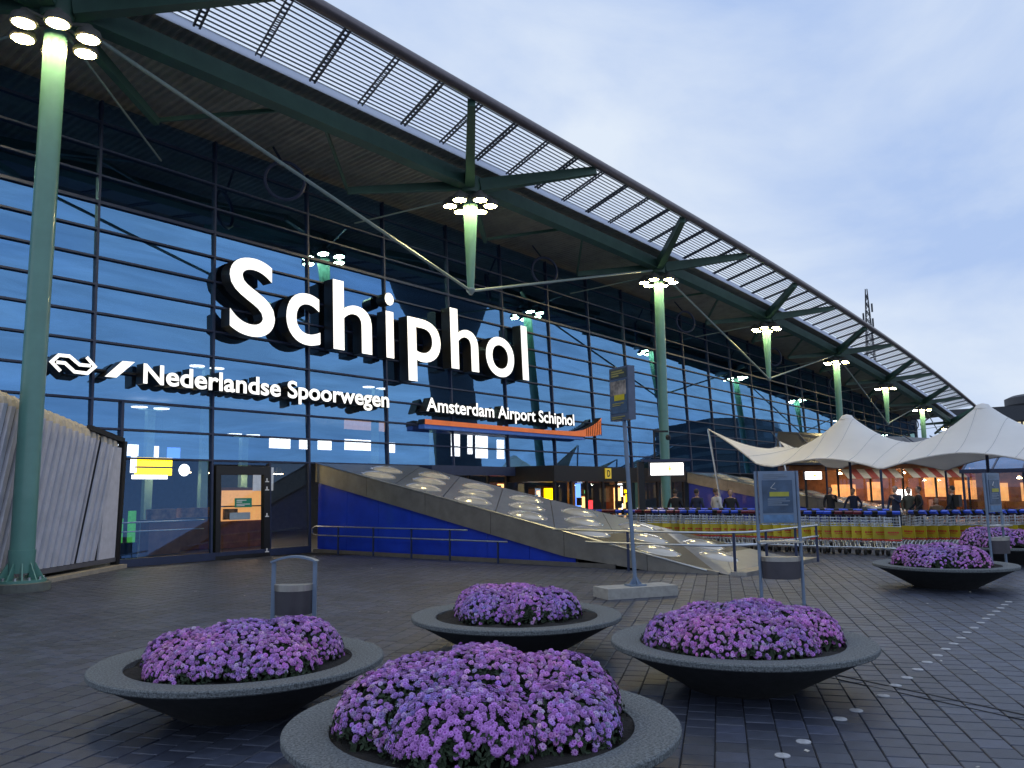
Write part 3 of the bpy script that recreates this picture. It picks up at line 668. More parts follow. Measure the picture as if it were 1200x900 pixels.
# ------------------------------------------------------------------ ribbed tunnel at left
dv = Vector((.787, .617, 0)).normalized(); nv = Vector((dv.y, -dv.x, 0)); p_end = Vector((10.16, 20.42, 0))
tu = thing('ribbed_tunnel', 'grey ribbed sheet walkway tunnel running into the terminal at far left', 'tunnel', p_end)
L_ = 9.2; nr = 33
def tun(s_, h):   # s_ metres back from the facade
    return -dv*s_+Vector((0, 0, h))
topz = lambda s_: 3.02+.13*s_
for i in range(nr):
    s0 = 1.22+i*.265; s1 = s0+.185; sm = (s0+s1)/2; lean = -1.0; H_ = topz(sm)
    if i == 3: s0 += .12
    prof = [(0, .28), (0, .60*H_), (0, H_-.22), (-.05, H_-.08), (-.18, H_), (-1.6, H_+.12)]
    mb = MB(); mb.cur = 0
    ring = []
    for off, z in prof:
        k = z/H_; c0 = tun(s0+lean*k*1.0, z)+nv*off; c1 = tun(s1+lean*k, z)+nv*off
        cm = (c0+c1)/2
        nrm = nv if off > -.1 else Vector((0, 0, 1))
        ring.append([c0, cm+(c0-cm)*.72+nrm*.065, cm+(c1-cm)*.72+nrm*.065, c1])
    vs = [p for r_ in ring for p in r_]; fs = []
    for a_ in range(len(ring)-1):
        for k in range(3): fs.append((a_*4+k, a_*4+k+1, a_*4+k+5, a_*4+k+4))
    mb.add(vs, fs); mb.mi = [1 if j//3 >= 2 else 0 for j in range(len(fs))]
    mb.build('rib', [m_rib, m_ribtop], tu)
Ht = topz(L_)
mb = MB(); bk = [tun(.1, .25)-nv*.03, tun(L_+.6, .25)-nv*.03, tun(L_+.2, Ht-.04)-nv*.03, tun(-.1, topz(0)-.04)-nv*.03]
mb.hexa(bk, [p-nv*1.7 for p in bk]); mb.build('tunnel_body', mat('shaded_gap_sheet', (.05, .05, .06), .6), tu)  # dark colour put in so the gaps between the ribs look shaded
mb = MB(); pp = [tun(.95, .2)+nv*.05, tun(.14, .2)+nv*.05, tun(.06, 2.95)+nv*.05, tun(.62, 2.95)+nv*.05]; mb.hexa(pp, [p-nv*.05 for p in pp]); mb.build('end_panel', mat('pale_end_panel', (.58, .58, .66), .5, var=.1), tu)
mb = MB(); mb.bar(tun(.06, 0)+nv*.02, tun(-.06, 3.12)+nv*.02, .14, .16, nv); mb.bar(tun(-.07, 3.14), tun(1.6, 3.34), .12, .12); mb.build('end_frame', m_black, tu)
mb = MB(); a_, b_ = tun(.1, .22)+nv*.02, tun(L_, .22)+nv*.02; mb.bar(a_, b_, .09, .10); mb.build('base_channel', mat('channel_grey', (.10, .10, .12), .6), tu)
a_, b_ = tun(-.1, .04)+nv*.10, tun(L_, .04)+nv*.10; MB().bar(a_, b_, .30, .10).build('kerb_strip', mat('kerb_sandy', (.33, .29, .24), .85), tu)

# ------------------------------------------------------------------ planters with chrysanthemums
def bloom_mesh():
    vs = []; fs = []; mi = []
    def ring(n, r0, r1, z0, z1, wd, ph, m_):
        for k in range(n):
            a_ = ph+2*math.pi*k/n; c, s_ = math.cos(a_), math.sin(a_); o = len(vs)
            for r, ww, z in ((r0, wd*.35, z0), ((r0+r1)*.56, wd, (z0+z1)/2+.004), (r1, wd*.45, z1)):
                vs.extend([(c*r-s_*ww, s_*r+c*ww, z), (c*r+s_*ww, s_*r-c*ww, z)])
            fs.extend([(o, o+1, o+3, o+2), (o+2, o+3, o+5, o+4)]); mi.extend([m_, m_])
    ring(9, .004, .0235, .006, .002, .0072, 0, 0)
    ring(8, .003, .0185, .011, .0125, .0062, .3, 0)
    o = len(vs); n = 6
    vs.extend([(.0075*math.cos(k*math.pi/3), .0075*math.sin(k*math.pi/3), .012) for k in range(n)]+[(0, 0, .015)])
    fs.extend([(o+k, o+(k+1) % n, o+n) for k in range(n)]); mi.extend([1]*n)
    return np.array(vs), fs, mi
BV, BF, BM = bloom_mesh()
def basis(n_):
    n_ = n_/np.linalg.norm(n_); a_ = np.cross(n_, [0.3, 0.1, 1.0] if abs(n_[2]) < .9 else [1., 0, 0]); a_ /= np.linalg.norm(a_); return np.stack([a_, np.cross(n_, a_), n_], 1)
def planter(x, y, label, flab, bumps, nbl, singles=0, scale=1.0):
    c = thing('planter_bowl', label, 'planter', (x, y, 0), 0, 'round concrete planter bowls on the plaza')
    MB().lathe([(.50, 0), (.52, .02), (1.10, .335), (1.12, .345)], n=72).build('bowl', m_bowl, c, smooth=30)
    MB().lathe([(1.115, .343), (1.155, .352), (1.165, .362), (1.165, .395), (1.155, .404), (.93, .398), (.90, .388), (.895, .33)], n=96, cap=False).build('rim', m_rim, c, smooth=30)
    G_ = [[(r*math.cos(k*math.pi/18), r*math.sin(k*math.pi/18), .345+.03*math.sin(r*9+k*.7)*math.cos(k*1.9)+.02) for k in range(37)] for r in (.01, .3, .6, .8, .91)]
    mb = MB(); mb.sheet(G_, (0, 0, -.02)); mb.build('soil', m_soil, c, smooth=60)
    f = thing('chrysanthemum_bed', flab, 'flowers', (x, y, .36), 0, 'mauve chrysanthemum beds in the planter bowls')
    def hgt(px_, py_):
        z = np.zeros_like(px_)-.05
        for bx_, by_, br_, bh_ in bumps:
            d2 = ((px_-bx_)**2+(py_-by_)**2)/br_**2; z = np.maximum(z, np.where(d2 < 1, bh_*np.sqrt(np.clip(1-d2**1.35, 0, 1)), -.05))
        return z
    # inner foliage body
    gx = np.linspace(-1, 1, 46); Xg, Yg_ = np.meshgrid(gx, gx, indexing='ij'); Hg = hgt(Xg, Yg_)*.86-.02
    mb = MB(); idx = -np.ones(Xg.shape, int)
    for i in range(46):
        for j in range(46):
            if Hg[i, j] > -.03: idx[i, j] = len(mb.v); mb.v.append((Xg[i, j]+rng.normal(0, .008), Yg_[i, j]+rng.normal(0, .008), Hg[i, j]+rng.normal(-.015, .022)))
    for i in range(45):
        for j in range(45):
            q_ = (idx[i, j], idx[i+1, j], idx[i+1, j+1], idx[i, j+1])
            if min(q_) >= 0: mb.f.append(q_); mb.mi.append(0)
    # leaves
    def sample(n_, lift, gaps=True):
        out_ = []
        while len(out_) < n_:
            px_, py_ = rng.uniform(-1, 1, 4000), rng.uniform(-1, 1, 4000); z = hgt(px_, py_); e_ = .012
            zx = (hgt(px_+e_, py_)-hgt(px_-e_, py_))/(2*e_); zy = (hgt(px_, py_+e_)-hgt(px_, py_-e_))/(2*e_)
            zx = np.clip(zx, -2.6, 2.6); zy = np.clip(zy, -2.6, 2.6); ar = np.sqrt(1+zx**2+zy**2)
            keep = (z > .0) & (rng.uniform(0, 2.9, 4000) < ar)
            gap = np.sin(px_*24+x)*np.sin(py_*21+y*3)*np.sin((px_+py_)*13+x*2)
            if gaps: keep &= gap < .5
            for i in np.nonzero(keep)[0]: out_.append((px_[i], py_[i], z[i]+lift, -zx[i], -zy[i]))
        return out_[:n_]
    lf = []
    for (a_, b_, z, nx, ny) in sample(int(nbl*2.8), -.012, False):
        n_ = np.array([nx, ny, 1.])+rng.normal(0, .6, 3); B_ = basis(n_); s_ = rng.uniform(.013, .025); o = np.array([a_, b_, z])+rng.normal(0, .012, 3)
        th = rng.uniform(0, 6.28); ca, sa = math.cos(th), math.sin(th)
        q_ = [(0, -s_, 0), (s_*.5, -s_*.1, .006), (0, s_, 0), (-s_*.5, -s_*.1, .006)]
        mb.add([o+B_ @ np.array([ca*u-sa*v_, sa*u+ca*v_, w_]) for u, v_, w_ in q_], [(0, 1, 2, 3)])
    mb.build('foliage', m_leaf, f)
    pts = sample(nbl, .012); arr = []; tones = []
    pts.sort(key=lambda p: (p[0]+x)**2+(p[1]+y)**2)
    if singles:
        me1 = bpy.data.meshes.new('blossom'); me1.from_pydata(BV.tolist(), [], BF); me1.materials.append(m_petal1); me1.materials.append(m_eye1); me1.polygons.foreach_set('material_index', BM)
        for (a_, b_, z, nx, ny) in pts[:singles]:
            B_ = basis(np.array([nx, ny, 1.25])+rng.normal(0, .28, 3)); o = link('blossom', me1, f); s_ = rng.uniform(.78, 1.2)*scale
            o.matrix_local = Matrix.Translation((a_, b_, z+rng.normal(0, .008))) @ Matrix(B_.tolist()).to_4x4() @ Matrix.Scale(s_, 4)
        pts = pts[singles:]
    VV = []; FF = []; MI = []; TN = []; k0 = len(BV)
    for i, (a_, b_, z, nx, ny) in enumerate(pts):
        B_ = basis(np.array([nx, ny, 1.25])+rng.normal(0, .28, 3)); s_ = rng.uniform(.75, 1.2)*scale
        VV.append((BV*s_) @ B_.T+np.array([a_, b_, z+rng.normal(0, .008)])); FF += [tuple(j+i*k0 for j in q_) for q_ in BF]; MI += BM
        g_ = rng.uniform(.62, 1.32); pk = 1+.22*math.sin(a_*4.1+x)*math.cos(b_*3.7+y)+rng.normal(0, .1); pale = max(0, rng.normal(0, .4)); TN += [[g_*pk*(1+.3*pale), g_*(1+pale*1.1)*rng.uniform(.85, 1.2), g_, 1]]*len(BF)
    me2 = bpy.data.meshes.new('blossoms'); me2.from_pydata(np.concatenate(VV).tolist(), [], FF); me2.materials.append(m_petal); me2.materials.append(m_eye)
    me2.polygons.foreach_set('material_index', MI); set_tone(me2, TN); link('blossom_mass', me2, f, kind='stuff')
def bumps_(seed, R_=.5, h=.33, n=5, rad=.42):
    r_ = random.Random(seed); o = [(0, 0, rad, h)]
    for k in range(n):
        a_ = 2*math.pi*(k+r_.uniform(-.12, .12))/n+seed; d_ = R_*r_.uniform(.85, 1.08); o.append((d_*math.cos(a_), d_*math.sin(a_), rad*r_.uniform(.82, 1.05), h*r_.uniform(.72, 1.0)))
    return o
planter(3.91, 3.31, 'round aggregate planter bowl nearest the camera at the bottom centre', 'biggest looking mauve chrysanthemum mound, in the nearest bowl', [(0, .02, .46, .42), (-.40, -.20, .42, .31), (-.36, .28, .42, .33), (.08, -.44, .40, .27), (.42, -.22, .42, .35), (.36, .30, .42, .36), (-.02, .45, .40, .34)], 3900, 300, .80)
planter(4.16, 6.14, 'round planter bowl in front of the litter bin at left', 'mauve chrysanthemum mound in the bowl in front of the left litter bin', bumps_(2, .44, .32), 3300, 0, .84)
planter(7.41, 5.77, 'round planter bowl in the middle, left of the block of the tall sign', 'mauve chrysanthemum mound left of the pale concrete sign block', bumps_(3, .36, .34, 5, .38), 3100, 0, .84)
planter(7.30, 3.12, 'round planter bowl at right front beside the slot drain', 'mauve chrysanthemum mound in the bowl beside the slot drain', bumps_(4.4, .50, .33, 6), 3300, 0, .84)
planter(16.32, 3.13, 'round planter bowl in front of the yellow fronted trolleys at right', 'mauve chrysanthemum mound in front of the end of the trolley row', bumps_(5.1, .48, .38, 6), 2500, 0, .9)
planter(21.9, 3.0, 'farthest planter bowl, partly hidden behind another bowl at the right edge', 'farthest chrysanthemum mound, behind the twin posts at right', bumps_(6.3, .50, .42, 6), 1700)

# ------------------------------------------------------------------ signs, bins
def bin_part(root, z, wid=.56):
    mb = MB(); n = 12
    def half(zz, s_=1.0): return [(wid/2*math.cos(math.pi*k/n)*s_, -.20*math.sin(math.pi*k/n)*s_, zz) for k in range(n+1)]
    mb.hexa(half(z-.33, .97)[::-1], half(z-.07)[::-1]); b_ = mb.build('bin_body', m_bin, root, smooth=35)
    MB().hexa(half(z-.068, 1.02)[::-1], half(z, 1.02)[::-1]).build('bin_collar', m_steel, root, smooth=35)
lb = thing('litter_bin', 'steel litter bin hung in an arched frame behind the left bowl', 'litter bin', (5.98, 7.86, 0), R(-52))
for sx_ in (-.235, .235): MB().bar((sx_, 0, 0), (sx_, 0, .98), .032, .045).build('post', m_post, lb)
a4 = [Vector((.26*k/5, 0, .985+.06*(1-(k/5)**2))) for k in range(-5, 6)]
mb = MB()
for p_, q_ in zip(a4[:-1], a4[1:]): mb.bar(p_, q_, .12, .022)
mb.build('arched_top', m_post, lb); bin_part(lb, .74, .43)
def poster_stand(label, loc_, rz, panel, wid=.62, tilt_r=0.0):
    o = thing('poster_stand', label, 'sign', loc_, rz)
    for sx_ in (-wid/2, wid/2): MB().tube([(sx_, 0, 0), (sx_-tilt_r*.0, .03, 2.02)], .026, 8).build('post', m_post, o, smooth=True)
    pn = MB().bbox(-wid/2+.035, wid/2-.035, -.02, .035, 1.22, 2.02).build('poster_panel', m_post, o)
    MB().bbox(-wid/2+.085, wid/2-.085, -.03, -.021, 1.38, 1.88).build('poster', m_poster, pn)
    MB().bbox(-.12, .17, -.036, -.031, 1.63, 1.70).build('yellow_strip', mat('yellow_strip', (.42, .40, .05), .5), pn)
    MB().bbox(-wid/2+.085, wid/2-.085, -.028, -.021, 1.24, 1.35).build('blue_strip', mat('poster_footer', (.10, .20, .36), .4, var=.3, scale=9), pn)
    mb = MB()
    for z, a_, b_ in ((1.975, -.2, .1), (1.945, -.2, .16), (1.915, -.2, .02), (1.59, -.15, .12), (1.56, -.15, .18), (1.53, -.15, .06), (1.50, -.15, .15)): mb.bbox(a_, b_, -.034, -.0305 if z < 1.9 else -.0205, z-.006, z+.006)
    mb.build('small_print', mat('small_print', (.22, .27, .34), .5), pn)
    mb = MB(); mb.bar((-.1, -.037, 1.76), (-.03, -.037, 1.84), .012, .004); mb.bar((-.1, -.037, 1.76), (-.02, -.037, 1.74), .012, .004); mb.build('poster_mark', m_paper, pn)
    MB().bbox(-wid/2-.02, wid/2+.02, -.18, .12, .93, .955).build('shelf', m_steel, o)
    bin_part(o, .72, .58)
    return o
poster_stand('twin post poster stand with a blue poster and a steel litter bin below', (12.62, 4.68, 0), R(-60), True)
ps = poster_stand('narrow looking twin post poster stand seen almost edge on at right', (19.55, 2.72, 0), R(-16), True)
tsg = thing('information_sign', 'tall grey post sign with a dark poster box on a pale concrete block', 'sign', (12.30, 7.05, 0), R(-38+8))
MB().bbox(-.66, .66, -.26, .26, 0, .17).build('concrete_block', m_conc, tsg)
MB().tube([(0, 0, .17), (-.10, .04, 3.02)], .035, 12).build('pole', m_post, tsg, smooth=True)
mb = MB().bbox(-.15, .15, -.11, .11, .17, .195)
for k in range(4):
    c_, s_ = [(1, 0), (0, 1), (-1, 0), (0, -1)][k]; p_ = [Vector((.03*c_, .03*s_, .195)), Vector((.12*c_, .1*s_, .195)), Vector((.03*c_, .03*s_, .32))]; n_ = Vector((-s_, c_, 0))*.008; mb.hexa([u-n_ for u in p_], [u+n_ for u in p_])
mb.build('base_plate', m_post, tsg)
cb = MB().box((0, 0, 0), (.54, .14, .92)).build('sign_box', mat('sign_box_grey', (.085, .11, .17), .35, metal=.3), tsg); cb.location = (-.115, .05, 3.40); cb.rotation_euler = (0, 0, R(-83))
MB().bbox(-.235, .225, -.078, -.071, -.34, .46-.22).build('poster', m_poster, cb)
MB().bbox(-.235, .225, -.079, -.071, .27, .43).build('header', mat('poster_header', (.035, .05, .05), .4, var=.4, scale=14), cb)
MB().bbox(-.225, .215, -.083, -.0785, -.03, .22).build('picture', m_photo, cb)
MB().bbox(-.12, .17, -.086, -.0835, -.12, -.02).build('yellow_strip', mat('sign_yellow', (.55, .45, .02), .5), cb)
mb = MB()
for z, a_, b_ in ((.39, -.19, .12), (.35, -.19, .17), (.31, -.19, .02)): mb.bbox(a_, b_, -.084, -.0795, z-.012, z+.012)
for z, a_, b_ in ((-.17, -.18, .14), (-.20, -.18, .05), (-.40, -.2, .16), (-.43, -.2, .08)): mb.bbox(a_, b_, -.084, -.0715, z-.008, z+.008)
mb.build('small_print', mat('sign_small_print', (.30, .27, .08), .5), cb)
# lit entrance box signs
def lit_sign(label, loc_, rz, wid, hgt_, arm):
    o = thing('lit_box_sign', label, 'sign', loc_, rz)
    fr_ = MB().box((0, 0, 0), (wid, .22, hgt_)).build('sign_case', m_bin, o)
    MB().box((0, -.113, 0), (wid*.93, .012, hgt_*.84)).build('lit_panel', m_wlit, o)
    mb = MB(); mb.box((wid*.08, -.122, .0), (.05, .008, hgt_*.5)); mb.box((wid*.08, -.124, 0), (hgt_*.42, .008, .05)); mb.build('yellow_cross', m_ylit, o)
    if arm:
        MB().box((0, .02, hgt_/2+.05), (wid*1.35, .4, .08)).build('sign_roof', m_dark, o)
        MB().bar((-wid*.72, .1, -loc_[2]), (-wid*.72, .1, hgt_/2+.02), .26, .2).build('post', m_black, o)
        mb = MB(); mb.bar((-.35, .1, hgt_/2), (-.35, .1, 1.25), .06, .06); mb.bar((-.38, .1, 1.25), (.12, .1, 1.25), .06, .06); mb.build('bracket', m_black, o)
        MB().lathe([(.02, -.02), (.08, .0), (.09, .10), (.05, .16)], c=(.12, .1, .98), n=12).build('camera_pod', m_black, o)
    else:
        MB().bar((-wid*.4, .05, -loc_[2]), (-wid*.4, .05, -hgt_/2), .08, .08).build('post', m_black, o)
lit_sign('white lit box sign with a yellow cross on a black post by the entrance', (24.5, 12.75, 2.43), R(-52), 1.15, .46, True)
lit_sign('small white lit box sign with a yellow cross under the tent edge', (36.6, 11.95, 2.3), R(-55), .75, .38, False)

# ------------------------------------------------------------------ luggage trolleys
def make_trolley(label, group, hm, loc_, rz):
    o = thing('luggage_trolley', label, 'trolley', loc_, rz, group)
    mb = MB()
    for s_ in (-.24, .24):
        mb.tube([(-.26, s_, 1.02), (-.22, s_, .55), (-.12, s_, .17), (.5, s_*.8, .15), (.62, s_*.6, .20)], .016, 5)
    mb.tube([(.62, -.145, .20), (.62, .145, .20)], .016, 5); mb.tube([(-.15, -.24, .30), (-.15, .24, .30)], .014, 5)
    mb.build('frame', m_chrome, o)
    mb = MB(); mb.cur = 0
    for y0, y1 in ((-.27, -.06), (.06, .27)): mb.bar((-.27, y0, 1.06), (-.27, y1, 1.06), .07, .11, (.5, 0, 1))
    mb.cur = 1; mb.bar((-.27, -.07, 1.05), (-.27, .07, 1.05), .085, .16, (.5, 0, 1)); mb.tube([(-.25, -.30, 1.02), (-.25, .30, 1.02)], .02, 6); mb.build('handle', [hm, m_rubber], o)
    mb = MB()
    for z in (.98, .90, .82, .76):
        mb.tube([(-.23, -.23, z), (.06, -.21, z-.03), (.06, .21, z-.03), (-.23, .23, z)], .007, 4)
    for y in np.linspace(-.2, .2, 6): mb.tube([(.06, y, .95), (.06, y, .73), (-.2, y, .73)], .006, 4)
    mb.build('basket', m_chrome, o)
    p_ = MB(); p_.bbox(.09, .105, -.21, .21, .41, .72); p_.build('advert_panel', m_yel, o)
    mb = MB()
    for k, (y0, y1) in enumerate([(-.13, -.08), (-.07, -.03), (-.02, .03), (.04, .08), (.09, .14)]): mb.bbox(.1045, .109, y0, y1, .555+.004*(k % 2), .60)
    mb.bbox(.1045, .109, -.10, .10, .515, .53); mb.bbox(.09, .108, -.21, .21, .36, .40); mb.build('red_print', m_red, o)
    for y in (-.24, .24):
        mb = MB(); V_ = [Vector((-.12+.10*math.cos(a_), y, .10+.10*math.sin(a_))) for a_ in np.linspace(0, 2*math.pi, 13)[:-1]]; mb.hexa([v_-Vector((0, .02, 0)) for v_ in V_], [v_+Vector((0, .02, 0)) for v_ in V_]); mb.build('wheel', m_rubber, o)
    mb = MB(); V_ = [Vector((.52+.07*math.cos(a_), 0, .07+.07*math.sin(a_))) for a_ in np.linspace(0, 2*math.pi, 11)[:-1]]; mb.hexa([v_-Vector((0, .03, 0)) for v_ in V_], [v_+Vector((0, .03, 0)) for v_ in V_])
    mb.build('wheel', m_rubber, o)
    mb = MB()
    for y in (-.17, -.06, .06, .17): mb.tube([(.10, y, .36), (.20, y, .30), (.26, y*.9, .17), (.5, y*.7, .15)], .012, 4)
    mb.build('load_rail', m_chrome, o)
    return o
g1 = 'nested luggage trolleys in the long row beside the ramp'; l1 = 'silver luggage trolley with a dull yellow front panel nested in the long row'
t1 = make_trolley(l1, g1, m_bluepl, (23.3, 5.95, 0), R(214)); t1b = make_trolley(l1, g1, m_redpl, (23.3, 6.22, 0), R(214))
make_trolley('end luggage trolley with the clearest bright yellow panel, behind the right bowl', g1, m_bluepl, (23.25, 5.62, 0), R(204))
seq = 'rrrbbbrrbbbrrbbrbbbbrrbbrrbbbrrbbrrbrbbrrbrbbr'
for k, s_ in enumerate(seq):
    if k < 1: continue
    dup(t1 if s_ == 'b' else t1b, (23.3+random.gauss(0, .05)+.006*k, 5.95+.27*(k+1)+random.gauss(0, .03), 0), R(214+random.gauss(0, 4)))
g2 = 'luggage trolleys in the right hand row'; l2 = 'silver luggage trolley with a blue handle in the right hand row behind the bowls'
t2 = make_trolley(l2, g2, m_bluepl, (24.1, 5.35, 0), R(150))
for k in range(1, 19):
    dup(t2, (24.1+.17*k, 5.35-.24*k, 0), R(150+random.gauss(0, 4)))
g3 = 'luggage trolleys in the row farther back'; l3 = 'silver luggage trolley in the row farther back behind the long row'
t3 = make_trolley(l3, g3, m_bluepl, (25.6, 6.4, 0), R(214))
for k in range(1, 20): dup(t3, (25.6+.02*k, 6.4+.42*k, 0), R(214+random.gauss(0, 2)))

# ------------------------------------------------------------------ white tent
tn_o = Vector((38.6, 9.2, 0))
tent = thing('tensile_tent', 'white tensile membrane tent with two peaks and upswept left horns', 'tent', tn_o)
ax = Vector((-.20, -.98, 0)).normalized(); cx_ = Vector((.98, -.20, 0)).normalized()
P1 = Vector((38.9, 11.0, 0)); Wd = 3.1; SP = 5.75
def tz(u, v_):
    # u along axis from peak1, v across
    k = u/SP; cell = abs((k+.5) % 1.0-.5)*2      # 0 at peak lines, 1 at module joints
    e_ = abs(v_)/Wd
    base = 2.55+.45*(1-cell**2)*e_**2+1.05*(1-e_**1.5)
    z = base-.10*cell*e_
    for c_ in (0, SP, 2*SP):
        r_ = math.hypot(u-c_, v_); z += 1.42*max(0, 1-max(r_-.16, 0)/3.0)**2.0
    if u < -2.0:
        t_ = min(1, (-u-2.0)/3.4); z = z*(1-t_)+t_*(3.75-.75*e_)+t_**1.25*((1.62 if v_ < 0 else 1.2)*e_**2)
    return z
m_seam = mat('tent_seam', (.55, .54, .54), .7)
us = list(np.linspace(-5.4, -2.0, 9))+list(np.linspace(-1.75, 14.3, 62)); vs_ = np.linspace(-1, 1, 29)
G = []
for u in us:
    pin = 1.0-(.12*(1-(abs((u/SP+.5) % 1-.5)*2)**2) if u > -2 else 0)
    row = []
    for q_ in vs_:
        v_ = q_*Wd*pin; uu = u
        if u < -2: 
            t_ = (-u-2)/3.4; uu = u+1.7*t_*(1-abs(q_)**2.0)
        p = P1+ax*uu+cx_*v_; row.append((p.x-tn_o.x, p.y-tn_o.y, tz(u, q_*Wd)))
    G.append(row)
MB().sheet(G, (0, 0, .025)).build('membrane', m_tent, tent, smooth=70)
for k in range(1, len(us)-1):
    if k % 4 == 1: MB().tube([Vector(p)+Vector((0, 0, .03)) for p in G[k]], .012, 4).build('seam', m_seam, tent)
for j in (0, len(vs_)-1): MB().tube([Vector(r_[j])+Vector((0, 0, .012)) for r_ in G], .035, 6).build('edge_cable', m_seam, tent)
for c_ in (0, SP, 2*SP):
    p = P1+ax*c_-tn_o; MB().lathe([(.30, 4.78), (.33, 4.86), (.22, 5.02), (.03, 5.08)], c=(p.x, p.y, 0), n=16).build('peak_cap', m_tent, tent, smooth=50)
    MB().tube([(p.x, p.y, 0), (p.x, p.y, 4.8)], .06, 8).build('centre_pole', m_dark, tent)
for u in (-.5*SP, .5*SP, 1.5*SP, 2.5*SP):
    for q_ in (-1, 1):
        p = P1+ax*u+cx_*q_*Wd*1.0-tn_o; z = tz(u, q_*Wd); MB().tube([(p.x, p.y, 0), (p.x, p.y, z)], .05, 8).build('edge_pole', m_dark, tent)
for q_ in (-1, 1):
    p = P1+ax*-5.4+cx_*q_*Wd-tn_o; b_ = P1+ax*-4.7+cx_*q_*Wd-tn_o; MB().tube([(b_.x, b_.y, 0), (p.x, p.y, tz(-5.4, q_*Wd))], .05, 8).build('horn_pole', m_chrome, tent)

# ------------------------------------------------------------------ cafes behind the tent
A0, A1 = Vector((45.6, 13.6, 0)), Vector((51.2, 5.2, 0))
ca = (A1-A0).normalized(); cn = Vector((ca.y, -ca.x, 0)); cn = -cn if cn.x > 0 else cn     # towards camera
Lc = (A1-A0).length
cf = thing('cafe_pavilion', 'row of warmly lit cafe fronts with striped awnings under a dark sloping roof', 'building', A0, 0)
Q = lambda s_, o_, z: ca*s_+cn*o_+Vector((0, 0, z))
def cbox(s0, s1, o0, o1, z0, z1): return MB().hexa([Q(s0, o0, z0), Q(s1, o0, z0), Q(s1, o1, z0), Q(s0, o1, z0)], [Q(s0, o0, z1), Q(s1, o0, z1), Q(s1, o1, z1), Q(s0, o1, z1)])
cbox(-2.5, Lc+5, -2.4, -2.2, 0, 3.2).build('back_wall', m_wood, cf)
cbox(-2.5, Lc+5, -2.4, .3, -.02, .03).build('floor', m_floor, cf)
cbox(-2.5, Lc+5, -2.4, .1, 2.72, 2.95).build('ceiling', m_wood, cf)
for s_ in np.arange(0, Lc+5, 1.68): cbox(s_, s_+.09, -.05, .05, 0, 2.72).build('front_post', m_black, cf)
for k, s_ in enumerate(np.arange(0.15, Lc+4, 1.68)):
    cbox(s_, s_+1.5, -.01, .004, .25, 2.6).build('shop_window', m_clear, cf)
    hh = random.uniform(1.0, 1.9); cbox(s_+random.uniform(0, .5), s_+random.uniform(.8, 1.5), -2.15, -2.1, hh-.5, hh+.6).build('lit_menu_board', [m_warm, m_warm, m_wlit, m_warm][k % 4], cf)
    cbox(s_+.1, s_+1.3, -1.6, -1.0, 0, 1.05).build('counter', m_wood, cf)
    for d_ in (.3, .9): 
        c_ = Q(s_+d_, -.9, 2.5); MB().lathe([(.02, .1), (.11, 0), (.0, -.02)], c=c_, n=10).build('pendant_lamp', m_pend, cf)
for s0, s1 in ((.2, 3.0), (3.5, 6.6), (7.2, 10.9)):
    nst = int((s1-s0)/.38)
    for k in range(nst):
        a_, b_ = s0+(s1-s0)*k/nst, s0+(s1-s0)*(k+1)/nst
        MB().hexa([Q(a_, .05, 2.72), Q(b_, .05, 2.72), Q(b_, .05, 2.75), Q(a_, .05, 2.75)], [Q(a_, 1.15, 2.22), Q(b_, 1.15, 2.22), Q(b_, 1.15, 2.25), Q(a_, 1.15, 2.25)]).build('awning_stripe', m_awnr if k % 2 else m_awnw, cf)
MB().hexa([Q(-3.4, .9, 2.98), Q(Lc+.8, .9, 2.9), Q(Lc+.8, -.2, 3.0), Q(-3.4, -.2, 3.1)], [Q(-3.4, .9, 3.1), Q(Lc+.8, .9, 3.0), Q(Lc+.8, -4, 4.3), Q(-2.0, -4, 5.1)]).build('roof', m_cafe_roof, cf)
for k in range(9):
    s_ = -2.4+k*1.5; MB().bar(Q(s_, .88, 3.14), Q(s_, -3.9, 5.05-.06*k), .06, .05).build('roof_seam', m_dark, cf)
gp = thing('glass_pavilion', 'glass walled cafe annex with a pale pitched glass roof at right', 'building', (46.5, 6.2, 0), 0)
def gbox(x0, x1, y0, y1, z0, z1): return MB().bbox(x0, x1, y0, y1, z0, z1)
gl_roof = glass('pale_roof_glass', (.35, .5, .75), .55, wob=0)
for k in range(6):
    y0, y1 = 1.2-k*1.25, 1.2-(k+1)*1.25+.04
    MB().hexa([Vector((-2.2, y1, 2.45)), Vector((-2.2, y0, 2.45)), Vector((1.6, y0, 3.5)), Vector((1.6, y1, 3.5))], [Vector((-2.2, y1, 2.49)), Vector((-2.2, y0, 2.49)), Vector((1.6, y0, 3.54)), Vector((1.6, y1, 3.54))]).build('roof_pane', gl_roof, gp)
    MB().bar((-2.25, y0, 2.46), (1.6, y0, 3.53), .07, .1).build('rafter', m_dark, gp)
    gbox(-2.04, -2.02, y1, y0, .3, 2.4).build('wall_pane', m_clear, gp); gbox(-2.1, -1.98, y0-.05, y0+.05, 0, 2.45).build('wall_post', m_dark, gp)
gbox(-2.3, -2.12, -6.4, 1.3, 2.36, 2.55).build('eaves_beam', m_dark, gp)
gbox(1.4, 1.6, -6.4, 1.2, 0, 3.4).build('back_wall', m_wood, gp)
for k in range(5):
    c_ = Vector((-.6, .4-k*1.35, 2.1)); MB().lathe([(.02, .1), (.12, 0), (.0, -.02)], c=c_, n=10).build('pendant_lamp', m_pend, gp)
    gbox(.2, 1.0, -.1-k*1.3, .7-k*1.3, .0, .95).build('counter', m_wood, gp)
    gbox(1.33, 1.39, -.2-k*1.3, .55-k*1.3, 1.0, 1.9).build('lit_menu_board', m_warm, gp)

